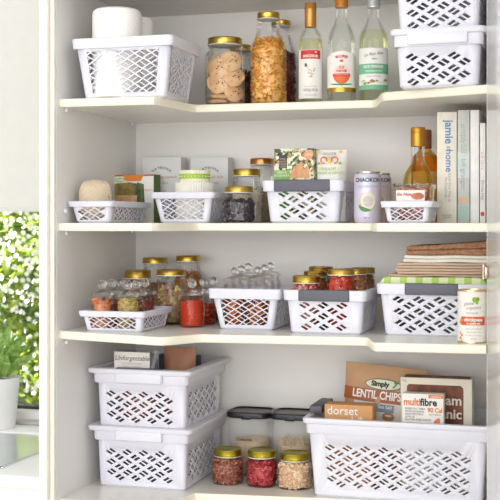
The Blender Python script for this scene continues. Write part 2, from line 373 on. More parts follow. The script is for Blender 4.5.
# potted fern on the sill
fx, fy = XY(2, 3.0), 3.0
ph = (428-378)*pxm(2, 3.0)
pf = thing('potted_fern', (XY(-1, 2.95), 2.95, bt), .3, 'green fern in a round white pot on the window sill', 'plant')
pr = 21*pxm(0, 3.0)
MB().lathe([(pr*.7, 0), (pr*.75, .004), (pr*.97, ph-.006), (pr, ph), (pr*.93, ph), (pr*.9, ph-.012)], 40, cap1=False).build('pot', mat('glazed_pot', (236, 236, 234), .3, var=.01), pf)
MB().lathe([(pr*.9, ph-.02), (pr*.9, ph-.012)], 24).build('soil', mat('potting_soil', (60, 45, 32), .9, bump=.5), pf)
random.seed(8)
FERN = island('fern_green', [(130, 170, 80), (160, 198, 104), (190, 216, 130)], .5)
TRL(FERN, .3)
for k in range(15):
    a, reach, rise = k*2.4, random.uniform(.05, .12), random.uniform(.06, .14)
    if k == 0: a, reach, rise = -.25, .108, .062
    if k == 1: a, reach, rise = -.45, .066, .120
    if k == 2: a, reach, rise = -.1, .085, .092
    fm = MB(); pts = []
    for i in range(22):
        t = i/21; pts.append(Vector((math.cos(a)*reach*t, math.sin(a)*reach*t, ph-.014+rise*(1.75*t-.72*t*t)+.012*t)))
    fm.tube(pts, .0008, 4)
    for i in range(3, 22):
        t = i/21; d = (pts[i]-pts[i-1]).normalized(); side = d.cross(Vector((0, 0, 1))).normalized(); L = .021*math.sin(PI*min(1, t*.80+.16))+.003
        for sg in (-1, 1):
            dv = (side*sg*.75+d*.45+Vector((0, 0, .35 if sg > 0 else -.35))).normalized(); nrm = dv.cross(d).normalized(); wv = nrm.cross(dv)
            M = Matrix(((*wv,), (*dv,), (*nrm,))).transposed().to_4x4(); M.translation = pts[i]+dv*L*.5
            fm.add(LV, LF, M @ Matrix.Diagonal((L*.55, L, L, 1)))
    fm.build('frond', FERN, pf, smooth=False)

# ------------------------------------------------------------------ baskets
def rr_pts(a, b, r, z, n=6):
    out = []
    for k, (sx, sy) in enumerate(((1, -1), (1, 1), (-1, 1), (-1, -1))):
        for i in range(n+1):
            q = -PI/2+k*PI/2+PI/2*i/n; out.append((sx*(a-r)+r*math.cos(q), sy*(b-r)+r*math.sin(q), z))
    return out
def clip_poly(P, x0, z0, x1, z1):
    def cl(P, f, g):
        out = []
        for i in range(len(P)):
            A, B = P[i-1], P[i]
            if f(B):
                if not f(A): out.append(g(A, B))
                out.append(B)
            elif f(A): out.append(g(A, B))
        return out
    def ix(x): return lambda A, B: (x, A[1]+(B[1]-A[1])*(x-A[0])/(B[0]-A[0]))
    def iz(z): return lambda A, B: (A[0]+(B[0]-A[0])*(z-A[1])/(B[1]-A[1]), z)
    for f, g in ((lambda p: p[0] >= x0, ix(x0)), (lambda p: p[0] <= x1, ix(x1)), (lambda p: p[1] >= z0, iz(z0)), (lambda p: p[1] <= z1, iz(z1))):
        P = cl(P, f, g)
        if len(P) < 3: return []
    return P
def slots(x0, z0, x1, z1, S, duty, clip, flip=0, ang=30.5, num=None, odd_less=False, half=.31):
    """pairs of slanting slots laid like a basket weave"""
    a = math.radians(ang); e1 = (math.cos(a), -math.sin(a)); e2 = (math.cos(a), math.sin(a)); H = []
    cx, cz = (x0+x1)/2, (z0+z1)/2; dx = S*math.cos(a); dz = 2*S*math.sin(a)
    nc = int((x1-x0)/dx+1e-3); nr = int((z1-z0)/dz+1e-3)
    if clip: nc += 4; nr += 4; half = .40
    if num and not clip: nc, nr = num
    for i in range(nc):
        for j in range(nr+1):
            odd = i % 2; x = cx+(i-(nc-1)/2)*dx; z = cz+((nr-1)/2-j)*dz-(dz/2 if odd else 0)+(0 if odd_less else .25*dz)
            if not clip and j >= (nr-1 if odd_less and odd else nr): continue
            L, Pd = (e1, e2) if (odd ^ flip) == 0 else (e2, e1)
            ln = S*half; th = S*.25*duty
            for k in (-.25, .25):
                k *= (1 if clip else .8); c = (x+Pd[0]*S*k, z+Pd[1]*S*k)
                P = [(c[0]+L[0]*ln*p+Pd[0]*th*q, c[1]+L[1]*ln*p+Pd[1]*th*q) for p, q in ((-1, -1), (1, -1), (1, 1), (-1, 1))]
                ar = sum(P[m-1][0]*P[m][1]-P[m][0]*P[m-1][1] for m in range(4))
                if ar < 0: P.reverse()
                if clip: P = clip_poly(P, x0, z0, x1, z1)
                if len(P) >= 3:
                    A = abs(sum(P[m-1][0]*P[m][1]-P[m][0]*P[m-1][1] for m in range(len(P))))/2
                    if A > S*S*.02: H.append(P)
    return H
def in_poly(P, x, y):
    c = False
    for i in range(len(P)):
        a, b = P[i], P[i-1]
        if (a[1] > y) != (b[1] > y) and x < (b[0]-a[0])*(y-a[1])/(b[1]-a[1])+a[0]: c = not c
    return c
def basket(label, group, loc, top, bot, H, S=.024, duty=.62, clip=False, wf=(.12, .12, .30, .75), ws=None, rim='band', bh=.022, handle=None, r=.011, flip=0, rz=0, hw=.6, name='storage_basket', backpad=None, num=None, ol=False, os=1.0):
    """top/bot = outer width, depth of the walls; wf = slot window (side margins as fraction, low and high as fraction of height)"""
    root = thing(name, loc, rz, label, 'basket', group)
    at, bt_ = top[0]/2, top[1]/2; ab, bb = bot[0]/2, bot[1]/2; z0 = .004
    ws = ws or wf; mb = MB(); n = 6
    T = lambda z: z/H
    A = lambda z: ab+(at-ab)*T(z); B = lambda z: bb+(bt_-bb)*T(z)
    for k in range(4):
        hw_m = (A(H/2) if k % 2 == 0 else B(H/2))-r; win = wf if k % 2 == 0 else ws
        W = 2*hw_m+2*r
        hs = slots(-W/2+W*win[0], H*win[2], W/2-W*win[1], H*win[3], S, duty, clip, flip, num=num if k == 0 else None, odd_less=ol)
        hs = [h for h in hs if all(abs(p[0]) < hw_m-.001 for p in h)]
        V = [Vector((-hw_m, z0)), Vector((hw_m, z0)), Vector((hw_m, H)), Vector((-hw_m, H))]; E = [(0, 1), (1, 2), (2, 3), (3, 0)]
        for h in hs:
            s = len(V); V += [Vector(p) for p in h]; E += [(s+i, s+(i+1) % len(h)) for i in range(len(h))]
        vo, eo, fo, _, _, _ = delaunay_2d_cdt(V, E, [], 0, 1e-7)
        bbx = [(min(p[0] for p in h), max(p[0] for p in h), min(p[1] for p in h), max(p[1] for p in h), h) for h in hs]
        keep = []
        for f in fo:
            c = sum((vo[i] for i in f), Vector((0, 0)))/len(f)
            if not any(b[0] < c.x < b[1] and b[2] < c.y < b[3] and in_poly(b[4], c.x, c.y) for b in bbx): keep.append(f)
        ca, sa = (1, 0, -1, 0)[k], (0, 1, 0, -1)[k]; vs = []
        for p in vo:
            a_, b_ = (A(p.y), B(p.y)) if k % 2 == 0 else (B(p.y), A(p.y))
            x, y = p.x*(a_-r)/hw_m, -b_; vs.append((x*ca-y*sa, x*sa+y*ca, p.y))
        mb.add(vs, keep)
    for z in (0,):                                                # rounded corners
        lo = rr_pts(A(z0), B(z0), r, z0, n); hi = rr_pts(at, bt_, r, H, n); m = len(lo)
        fl_ = [(k*(n+1)+i, k*(n+1)+i+1, m+k*(n+1)+i+1, m+k*(n+1)+i) for k in range(4) for i in range(n)]
        mb.add(lo+hi, fl_)
        b2 = rr_pts(ab-.004, bb-.004, max(.002, r-.003), 0, n)
        mb.add(lo+b2, [((i+1) % m, i, m+i, m+(i+1) % m) for i in range(m)]); mb.add(b2, [tuple(range(m))[::-1]])
    bm = bmesh.new(); me = bpy.data.meshes.new('body'); me.from_pydata(mb.v, [], mb.f); bm.from_mesh(me)
    bmesh.ops.remove_doubles(bm, verts=bm.verts, dist=2e-5); bm.to_mesh(me); bm.free()
    me.polygons.foreach_set('use_smooth', [True]*len(me.polygons)); me.set_sharp_from_angle(angle=math.radians(28))
    me.materials.append(WHITE); o = bpy.data.objects.new('body', me); COL.objects.link(o); o.parent = root
    sd = o.modifiers.new('wall', 'SOLIDIFY'); sd.thickness = .0022; sd.offset = -1
    if rim == 'band': prof = [(-.0015, H-bh), (.004, H-bh), (.0045, H-bh+.003), (.0060, H-.004), (.0060, H-.0015), (.0045, H), (-.001, H), (-.0025, H-.002)]
    else: prof = [(-.0015, H-.034), (.004, H-.034), (.006, H-.031), (.0065, H-.013), (.0155, H-.011), (.0175, H-.008), (.0175, H-.002), (.0155, H), (-.001, H), (-.0025, H-.003)]
    rb = MB(); rings = [rr_pts(at+o_, bt_+o_, r+max(0, o_)*.3, z, n) for o_, z in [(p[0]*os if p[0] > 0 else p[0], p[1]) for p in prof]]; m = len(rings[0]); k = len(prof)
    rb.add([p for rg in rings for p in rg], [(j*m+i, j*m+(i+1) % m, ((j+1) % k)*m+(i+1) % m, ((j+1) % k)*m+i) for j in range(k) for i in range(m)])
    rb.build('rim', WHITE, root)
    wq = top[0]*hw/2
    if handle == 'grey':
        MB().rbox((-wq, -bt_-.0085, H-bh-.001), (wq, -bt_+.001, H+.001), .0025, 3).build('handle', CHAR, root)['label'] = 'charcoal grip on the front rim'
    elif handle == 'white':
        MB().rbox((-wq, -bt_-.0155*os-.001, H-.032), (wq, -bt_-.003, H-.0085), .004, 3).build('handle', WHITE, root)
    if backpad:
        for (a, b) in backpad: MB().rbox(a, b, .002).build('grip_pad', CHAR, root)['label'] = 'charcoal grip inside the rim'
    return root
# top shelf, left
def rimbasket(uL, uR, Yf, H, depth, o, **k):
    """o = overhang of rim; rim's front face at Yf spans uL..uR"""
    x0, x1 = XY(uL, Yf), XY(uR, Yf); wd = x1-x0; return (x0+x1)/2, Yf+depth/2, wd-2*o, depth-2*o
def Hof(u, v, Y, h): return (HV-v)*pxm(u, Y)-h
OB, OL = .0060, .0175
x, y, wt, dt = rimbasket(70.5, 172, 2.275, 0, .195, OB); H1 = Hof(120, 36.5, 2.275, S1)
basket('white lattice basket holding paper towel rolls, at the left end of the top shelf', None, (x, y, CZ+S1), (wt, dt), (wt-.036, dt-.03), H1, .021, .80, True, (.11, .11, .10, .78), r=.009, bh=.022)
TB1 = (x, y)
# top shelf, right: two stacked
Yf = 2.255; x, y, wt, dt = rimbasket(389, 486.5, Yf, 0, .30, .0105); Hs = Hof(430, 27.5, Yf, S1)
basket('white slotted basket on the right of the top shelf, carrying another basket', 'stacked pair on the top shelf', (x, y, CZ+S1), (wt, dt), (wt-.014, dt-.02), Hs, .0240, .54, False, (.13, .13, .05, .57), num=(6, 3), ol=True, rim='lip', handle='white', hw=.70, flip=1, os=.6)
basket('white slotted basket stacked uppermost at top right, cut off by the frame', 'stacked pair on the top shelf', (x, y, CZ+S1+Hs-.006), (wt, dt), (wt-.014, dt-.02), Hs+.02, .0240, .54, False, (.13, .13, .06, .70), num=(6, 4), ol=True, rim='lip', handle='white', hw=.70, flip=1, os=.6)
# second shelf
x, y, wt, dt = rimbasket(66.2, 112.5, 2.292, 0, .235, OB); H = Hof(90, 201, 2.292, S2)
basket('low white lattice tray with the twine ball, left end of the second shelf', None, (x, y, CZ+S2), (wt, dt), (wt-.02, dt-.022), H, .0165, .85, True, (.10, .10, .14, .72), r=.009, bh=.012, name='storage_tray')
x, y, wt, dt = rimbasket(149, 214, 2.425, 0, .165, OB); H = Hof(180, 192, 2.425, S2)
basket('white lattice basket holding fluted baking cups on the second shelf', None, (x, y, CZ+S2), (wt, dt), (wt-.028, dt-.022), H, .0175, .85, True, (.11, .11, .12, .78), r=.009, bh=.014); EB = (x, y)
x, y, wt, dt = rimbasket(261, 343, 2.435, 0, .19, OB); H = Hof(300, 180, 2.435, S2)
basket('white slotted basket with charcoal grip on the second shelf, holding a patterned box', None, (x, y, CZ+S2), (wt, dt), (wt-.018, dt-.02), H, .0244, .54, False, (.17, .17, .07, .77), num=(5, 3), ol=True, r=.011, bh=.024, handle='grey', hw=.73); GB = (x, y)
x, y, wt, dt = rimbasket(379.5, 433, 2.27, 0, .15, OB); H = Hof(405, 201, 2.27, S2)
basket('small white lattice basket with a clear tub inside, beside the coconut drink cans', None, (x, y, CZ+S2), (wt, dt), (wt-.014, dt-.018), H, .0135, .85, True, (.12, .12, .12, .76), r=.009, bh=.012); HB = (x, y)
# third shelf
x, y, wt, dt = rimbasket(77, 144, 2.262, 0, .185, OB); H = -S3-(311.5-HV)*pxm(110, 2.262)
basket('low white lattice tray of spice jars at the left end of the third shelf', None, (x, y, CZ+S3), (wt, dt), (wt-.016, dt-.022), H, .0165, .85, True, (.10, .10, .16, .74), r=.009, bh=.012, name='storage_tray'); IB = (x, y)
x, y, wt, dt = rimbasket(207, 280.5, 2.385, 0, .20, OB); H = -S3-(289-HV)*pxm(245, 2.385)
basket('white lattice basket of glass stopper jars, middle of the third shelf', None, (x, y, CZ+S3), (wt, dt), (wt-.034, dt-.026), H, .0185, .85, True, (.11, .11, .12, .76), r=.009, bh=.022); LB = (x, y)
x, y, wt, dt = rimbasket(282, 366, 2.345, 0, .20, OB); H = -S3-(290.5-HV)*pxm(325, 2.345)
basket('white slotted basket with charcoal grip full of gold-lidded jars', None, (x, y, CZ+S3), (wt, dt), (wt-.016, dt-.02), H, .0228, .54, False, (.17, .21, .06, .75), num=(5, 3), ol=True, r=.011, bh=.022, handle='grey', hw=.65); MBK = (x, y)
x0_ = XY(375.5, 2.355); x1_ = XR-.006; H = -S3-(284-HV)*pxm(430, 2.355); NH = H
basket('wide white slotted basket under the folded cloths on the third shelf', None, ((x0_+x1_)/2, 2.355+.13, CZ+S3), (x1_-x0_-2*OB, .26-2*OB), (x1_-x0_-2*OB-.022, .26-2*OB-.02), H, .0240, .54, False, (.13, .08, .06, .76), num=(8, 3), r=.011, bh=.022, handle='grey', hw=.5, flip=1); NB = ((x0_+x1_)/2, 2.485)
# bottom shelf
Yf = 2.385; x0_, x1_ = XL+.007, XY(190.5, Yf); wt = x1_-x0_-2*OL; PX = (x0_+x1_)/2; PY = Yf+.15
HL = -S4-(428-HV)*pxm(140, Yf); HU = -S4-(370-HV)*pxm(140, Yf)
basket('white slotted basket at bottom left, carrying another basket', 'stacked pair on the bottom shelf', (PX, PY, CZ+S4), (wt, .265), (wt-.009, .252), HL, .0228, .54, False, (.10, .14, .06, .67), num=(8, 3), rim='lip', handle='white', hw=.52, r=.009)
basket('white slotted basket at bottom left, uppermost of its stack, with pouches inside', 'stacked pair on the bottom shelf', (PX, PY, CZ+S4+HL-.008), (wt, .265), (wt-.009, .252), HU-HL+.008, .0228, .54, False, (.10, .14, .06, .67), num=(8, 3), rim='lip', handle='white', hw=.52, r=.009,
       backpad=[((-.055, -.1325-.0145, HU-HL+.0070), (.055, -.1325-.001, HU-HL+.0105)), ((-.05, .11, HU-HL-.025), (.055, .128, HU-HL+.013))])
Yf = 2.43; x0_, x1_ = XY(301.5, Yf), XR-.004; RX = (x0_+x1_)/2; RY = Yf+.125; RH = -S4-(422.5-HV)*pxm(395, Yf)
basket('long white slotted basket of cereal boxes at bottom right', None, (RX, RY, CZ+S4), (x1_-x0_-.021, .25-.021), (x1_-x0_-.021-.026, .25-.041), RH, .0224, .46, False, (.075, .065, .09, .71), rim='lip', r=.010, os=.6, num=(16, 4),
       backpad=[((-(x1_-x0_)/2+.002, -.06, RH+.0005), (-(x1_-x0_)/2+.03, .06, RH+.017))])

# ------------------------------------------------------------------ jars and their contents
def ico():
    bm = bmesh.new(); bmesh.ops.create_icosphere(bm, subdivisions=1, radius=1); bm.verts.ensure_lookup_table()
    r = ([v.co[:] for v in bm.verts], [[v.index for v in f.verts] for f in bm.faces]); bm.free(); return r
ICO = ico()
CUBE = ([(-1, -1, -1), (1, -1, -1), (1, 1, -1), (-1, 1, -1), (-1, -1, 1), (1, -1, 1), (1, 1, 1), (-1, 1, 1)], [(3, 2, 1, 0), (4, 5, 6, 7), (0, 1, 5, 4), (1, 2, 6, 5), (2, 3, 7, 6), (3, 0, 4, 7)])
def curl():
    m = MB(); m.tube([(math.cos(q*.35)*.5, math.sin(q*.35)*.5*(1 if q < 9 else -1), -1+q*.13) for q in range(16)], .22, 5); return m.v, m.f
CURL = curl()
def heap(name, label, cat, loc, R, z0, z1, n, size, mt, core, shape=ICO, asp=(1, 1, 1), seed=1, power=2, uneven=.1, rf=None):
    """loose filling of a jar: small pieces around a core"""
    random.seed(seed); mb = MB(); h = z1-z0
    rf = rf or (lambda z: R)
    prof = [(R*.6, z0), (R*.84, z0+h*.04)]+[(min(R, rf(z0+h*k/8))*.86-.0005, z0+h*k/8) for k in range(1, 8)]+[(rf(z1)*.6, z1-size), (.0005, z1-size)]
    mb.lathe(prof, 20, power=power)
    for i in range(n):
        if i < n*.75: a = random.uniform(0, 2*PI); z = random.uniform(z0+size*.5, z1-size*.3); rr = rf(z)-size*random.uniform(.9, 1.5)
        else: a = random.uniform(0, 2*PI); rr = (rf(z1)-size)*math.sqrt(random.random()); z = z1-size*.5+random.uniform(-1, 1)*h*uneven
        c, q = math.cos(a), math.sin(a); k = 1/((abs(c)**power+abs(q)**power)**(1/power)) if power != 2 else 1
        rr *= min(k, 1.2); s = size*random.uniform(.7, 1.2)
        M = Matrix.Translation((rr*c, rr*q, z)) @ rnd_rot() @ Matrix.Diagonal((s*asp[0], s*asp[1], s*asp[2], 1))
        mb.add(shape[0], shape[1], M)
    o = mb.build(name, mt, None, loc, smooth=False); return tag(o, label, cat, kind='stuff')
def jar(label, group, u, Y, wpx, vtop, h, lid=GOLD, lidw=.88, lidpx=6.5, neck=.07, power=2, rz=0, shoulder=.10, Rm=None, base=0, neckw=None, long_neck=0):
    """round glass jar with screw lid; Y = centre; returns radius, height"""
    px = pxm(u, Y); X = XY(u, Y); R = Rm or wpx/2*px; H = (HV-vtop)*px-h-base; lr = lidw*R; lh = lidpx*px
    root = thing('glass_jar', (X, Y, CZ+h+base), rz, label, 'jar', group)
    nw = lr*.95; z1 = H-lh-.001; sh = H*shoulder
    prof = [(R*.86, 0), (R*.95, .0015), (R, .006), (R, z1-sh-.012-long_neck)]
    for i in range(1, 7): t = i/6; prof.append((R+(nw-R)*(1-math.cos(t*PI))/2, z1-sh-.012-long_neck+(sh+.006+long_neck)*t))
    prof += [(nw*1.03, z1-.004), (nw, z1-.002), (nw, H-.003)]
    if power != 2:
        n = 48; vs = []; 
        mb = MB(); pts = prof; fs = []
        for j, (r, z) in enumerate(pts):
            pw = power if z < z1-sh else 2+(power-2)*max(0, (z1-z)/sh)*.8
            for i in range(n):
                a = 2*PI*i/n+PI/n; c, q = math.cos(a), math.sin(a); k = 1/((abs(c)**pw+abs(q)**pw)**(1/pw)); k = min(k, 1.25)
                vs.append((r*k*c, r*k*q, z))
        for j in range(len(pts)-1):
            for i in range(n): fs.append((j*n+i, j*n+(i+1) % n, (j+1)*n+(i+1) % n, (j+1)*n+i))
        fs.append(tuple(range(n))[::-1]); mb.add(vs, fs); mb.build('glass_body', GLASS, root)
    else: MB().lathe(prof, 44, cap1=False).build('glass_body', GLASS, root)
    l = MB(); l.lathe([(lr*.99, H-lh), (lr*1.02, H-lh+.0006), (lr*1.02, H-lh+.0022), (lr*.985, H-lh+.003), (lr*.985, H-.0035), (lr*1.0, H-.0025), (lr*.97, H-.0006), (lr*.9, H), (lr*.86, H-.0008), (.0005, H-.0008)], 48)
    l.build('lid', lid, root)
    MB().lathe([(lr*.965, H-lh-.0016), (lr*1.0, H-lh-.0014), (lr*1.0, H-lh+.0003), (lr*.9, H-lh+.0003)], 40).build('lid_seal', mat('pale_seal', (220, 226, 224), .5), root)
    jar.rf = lambda z, P=prof: next((a[0]+(b[0]-a[0])*(z-a[1])/(b[1]-a[1]) for a, b in zip(P, P[1:]) if a[1] <= z < b[1]), nw)-.002
    return R-.002, H, (X, Y, CZ+h+base), lr
def stopper_jar(label, group, X, Y, R, H, z, kr=.0095):
    """glass jar with a ground stopper and a ball knob; H = height of the rim"""
    root = thing('stopper_jar', (X, Y, z), 0, label, 'jar', group)
    MB().lathe([(R*.9, 0), (R*.98, .0015), (R, .005), (R, H-.016), (R*.93, H-.010), (R*.9, H-.006), (R*1.02, H-.003), (R*1.04, H)], 36, cap1=False).build('glass_body', GLASS, root)
    s = MB(); s.lathe([(R*.8, H-.004), (R*1.06, H+.0005), (R*1.07, H+.003), (R*.9, H+.006), (R*.55, H+.0095), (.004, H+.0115), (.0035, H+.013)], 36)
    s.build('stopper', GLASS, root); k = MB(); k.ball((0, 0, H+.012+kr), kr, 20); k.build('knob', BALL, root, ang=180)
    return root
HEAP = dict
# top shelf jars
R, H, L, lr = jar('large glass jar of chocolate chip cookies with a gold lid', None, 225, 2.53, 40, 38.5, S1, lidw=.86, lidpx=7, shoulder=.08)
CK = mat('cookie_dough', (240, 204, 160), .85, col2=(222, 178, 130), scale=60, bump=.6, bscale=150); CH = mat('chocolate_chip', (70, 44, 34), .6)
def cookie_meshes():
    random.seed(3); a = MB()
    a.lathe([(.004, -.005), (.021, -.005), (.0250, -.002), (.0250, .001), (.0215, .004), (.013, .0058), (.0005, .006)], 28, fn=lambda q, z: 1+.04*math.sin(3*q)+.03*math.sin(7*q+1))
    c = MB()
    for i in range(9):
        q = random.uniform(0, 2*PI); r = .016*math.sqrt(random.random()); zz = .0055 if r < .013 else .0045
        c.ball((r*math.cos(q), r*math.sin(q), zz), random.uniform(.0012, .0021), 6)
        q = random.uniform(0, 2*PI); c.ball((r*math.cos(q), r*math.sin(q), -.0048), random.uniform(.0012, .0018), 6)
    return a, c
ca, cc = cookie_meshes(); proto = None
rzc = face_cam(L[0], L[1])
ckpos = [(-.014, -.010, .0085, 0, 0, 'lying flat at the bottom left'), (.018, .012, .009, .1, 0, 'lying flat at the bottom right'), (-.012, -.014, .021, .12, .06, 'second up from the bottom left'),
         (-.017, -.023, .050, 1.3, .1, 'leaning upright on the left, lower'), (.006, -.014, .060, 1.4, -.2, 'upright in the middle'), (.020, -.017, .030, 1.15, .5, 'tilted at the lower right'), (.020, -.021, .066, 1.3, .25, 'upright on the right at mid height'),
         (-.017, -.020, .086, 1.4, -.1, 'upright on the left, upper'), (.014, -.024, .101, 1.35, .1, 'topmost at the right'), (-.004, .004, .100, 1.25, 0, 'behind the topmost ones'), (.0, .02, .050, 1.5, 0, 'at the back of the heap'), (-.01, .018, .026, .3, 0, 'low at the back'), (.004, .024, .084, 1.5, 0, 'high at the back of the heap')]
for i, (a, b, c, rx, ry, where) in enumerate(ckpos):
    if proto is None:
        proto = thing('cookie', (0, 0, 0)); ca.build('biscuit', CK, proto); cc.build('chocolate_chips', CH, proto); o = proto; 
    else: o = copy_tree(proto)
    dx, dy = rotp(a, b, rzc); o.location = (L[0]+dx, L[1]+dy, L[2]+c+.002); o.rotation_euler = (rx, ry, rzc+ry*.5)
    tag(o, 'chocolate chip cookie inside the large jar, '+where, 'cookie', 'cookies in the big jar')
R, H, L, _ = jar('small gold-lidded jar half hidden between the cookie jar and the pasta jar', None, 240.5, 2.645, 25, 45.5, S1, lidpx=5.5)
NUT = island('dark_nuts', [(72, 40, 26), (110, 62, 38), (140, 84, 52)], .5)
heap('brown_beans', 'dark brown beans in the small jar behind the cookie jar', 'beans', L, R, .003, H*.6, 260, .0045, NUT, None, asp=(1, .8, 1.5), seed=2, rf=jar.rf)
R, H, L, _ = jar('tall bottle-shaped glass jar of pasta with a gold lid', None, 268.5, 2.535, 36.5, 13, S1, lidw=.62, lidpx=6.5, shoulder=.22, long_neck=.02)
PASTA = island('pasta_yellow', [(214, 140, 40), (232, 168, 70), (240, 188, 96), (246, 204, 120)], .5)
def bow():
    m = MB(); vs = []; fs = []
    for i in range(7):
        t = i/6; x = -1+2*t; wd = .25+.5*abs(x)
        for j in range(5): s = j/4*2-1; vs.append((x, s*wd, .35*math.cos(x*2.5)*(.4)+.18*math.sin(s*5)))
    for i in range(6):
        for j in range(4): fs.append((i*5+j, (i+1)*5+j, (i+1)*5+j+1, i*5+j+1))
    return vs, fs
BOW = bow()
heap('pasta_pieces', 'golden wavy pasta pieces filling the tall jar', 'pasta', L, R, .003, H*.69, 1100, .0062, PASTA, None, shape=BOW, asp=(1.3, 1.1, 1), seed=5, uneven=.05, rf=jar.rf)
R, H, L, _ = jar('tall glass jar of dark beans behind the pasta jar', None, 281, 2.645, 32, 21, S1, lidw=.62, lidpx=5.5, shoulder=.2, long_neck=.02)
heap('red_beans', 'dark red beans in the tall jar behind the pasta jar', 'beans', L, R, .003, H*.6, 380, .005, island('red_bean', [(70, 24, 18), (110, 44, 30), (140, 62, 44)], .4), None, asp=(1, .8, 1.4), seed=6, rf=jar.rf)

# second shelf jars
R, H, L, _ = jar('squat glass jar of black dried fruit with a gold lid on the second shelf', None, 238.8, 2.468, 33.5, 186.5, S2, lidw=.86, lidpx=6, shoulder=.12, power=3)
heap('dried_prunes', 'black dried fruit in the squat jar on the second shelf', 'dried fruit', L, R, .004, H*.60, 190, .0065, island('prune', [(26, 18, 22), (46, 34, 40), (70, 56, 64)], .35, coat=.3), None, seed=7, power=3, rf=jar.rf)
R, H, L, _ = jar('gold-lidded jar of pale flour just behind the black fruit jar', None, 246.5, 2.555, 31, 169, S2, lidw=.90, lidpx=7, shoulder=.12)
heap('pale_flour', 'cream flour in the jar behind the black fruit jar', 'flour', L, R, .003, H*.56, 900, .0022, mat('flour', (244, 232, 212), .9), None, seed=8, rf=jar.rf)
R, H, L, _ = jar('copper-lidded glass jar at the back of the second shelf', None, 262, 2.648, 26, 158.5, S2, lid=COPPER, lidw=.92, lidpx=6, shoulder=.1)
heap('grey_grain', 'greyish grain in the copper-lidded jar', 'grain', L, R, .003, H*.5, 400, .003, island('grain_grey', [(150, 130, 104), (180, 160, 130)], .8), None, seed=9, rf=jar.rf)
# third shelf jars
R, H, L, _ = jar('gold-lidded jar of pink grain standing behind the spice tray', None, 137.6, 2.52, 27.5, 270, S3, lidw=.97, lidpx=8, shoulder=.06)
heap('pink_grain', 'speckled pink grain in the jar behind the spice tray', 'grain', L, R, .003, H*.78, 500, .0034, island('pink_grains', [(150, 100, 84), (196, 150, 128), (222, 196, 176), (120, 72, 60)], .7), None, seed=10)
R, H, L, _ = jar('gold-lidded jar furthest left at the back of the third shelf', None, 155, 2.612, 29, 257.5, S3, lidw=.86, lidpx=5.5, shoulder=.2, power=2.6)
heap('brown_lentils', 'reddish lentils in the back left jar of the third shelf', 'lentils', L, R, .003, H*.55, 420, .0035, island('lentil', [(160, 100, 74), (196, 136, 102), (214, 170, 140)], .7), None, seed=11, rf=jar.rf)
R, H, L, _ = jar('gold-lidded glass jar of mixed pistachio nuts on the third shelf', None, 171, 2.50, 31.5, 269.5, S3, lidw=.92, lidpx=5.5, shoulder=.22, power=2.6)
heap('pistachio_mix', 'purple and green pistachio nuts in the middle jar', 'nuts', L, R, .004, H*.64, 300, .0052, island('pistachio', [(120, 68, 70), (164, 104, 92), (200, 150, 122), (226, 194, 150), (180, 184, 92), (140, 84, 80)], .5), None, asp=(1, .75, 1.5), seed=12, power=2.6, rf=jar.rf)
R, H, L, _ = jar('gold-lidded jar of brown spiral cereal at the back of the third shelf', None, 188.3, 2.635, 29, 255.5, S3, lidw=.86, lidpx=5.5, shoulder=.2, power=2.6)
heap('brown_cereal', 'brown crumbly cereal in the back right jar', 'cereal', L, R, .003, H*.70, 420, .0045, island('cereal', [(150, 92, 40), (184, 122, 62), (206, 150, 86)], .7), None, shape=CURL, seed=13, power=2.6, rf=jar.rf)
# jars in the grey-grip basket on the third shelf
cols = [('front left', 306.5, 2.402, 275.5, 30, 7), ('middle left', 315.5, 2.468, 271, 26, 5.5), ('back left', 321, 2.53, 266.5, 27, 5.5), ('front right', 341, 2.402, 269, 29, 5.5), ('middle right', 355, 2.468, 268.5, 26, 5.5), ('back right', 363.5, 2.53, 267.5, 25, 5.5)]
fill = [('dried_berries', 'pink and cream dried berries', 'dried fruit', [(150, 40, 50), (196, 90, 80), (226, 190, 160)]), ('red_lentils', 'mixed red lentils', 'lentils', [(150, 80, 40), (190, 120, 70)]), ('brown_rice', 'brown rice', 'rice', [(150, 110, 70), (190, 150, 100)]),
        ('dried_tomatoes', 'shiny red dried tomatoes', 'tomatoes', [(190, 40, 20), (214, 70, 34), (160, 34, 20)]), ('almonds', 'brown almonds', 'nuts', [(170, 100, 60), (206, 150, 110)]), ('mixed_seeds', 'mixed brown seeds', 'seeds', [(120, 80, 50), (170, 130, 90)])]
for (w_, u, Y, v, wp, lp), (fn_, fl2, fc, fcols) in zip(cols, fill):
    R, H, L, _ = jar('gold-lidded jar of %s, %s in the charcoal-grip basket' % (fl2.split(' ', 1)[1] if 0 else fl2, w_), 'gold-lidded jars in the basket', u, Y, wp, v, S3, lidw=.92, lidpx=lp, shoulder=.14, power=2.5 if lp < 6 else 2, base=.003)
    big = .009 if fn_ == 'dried_tomatoes' else .0055
    heap(fn_, '%s inside the %s jar of the charcoal-grip basket' % (fl2, w_), fc, L, R, .004, H*.80, 150 if big > .008 else 260, big, island(fn_, fcols, .4, coat=.3), None, asp=(1, .9, 1.3), seed=20+int(u))
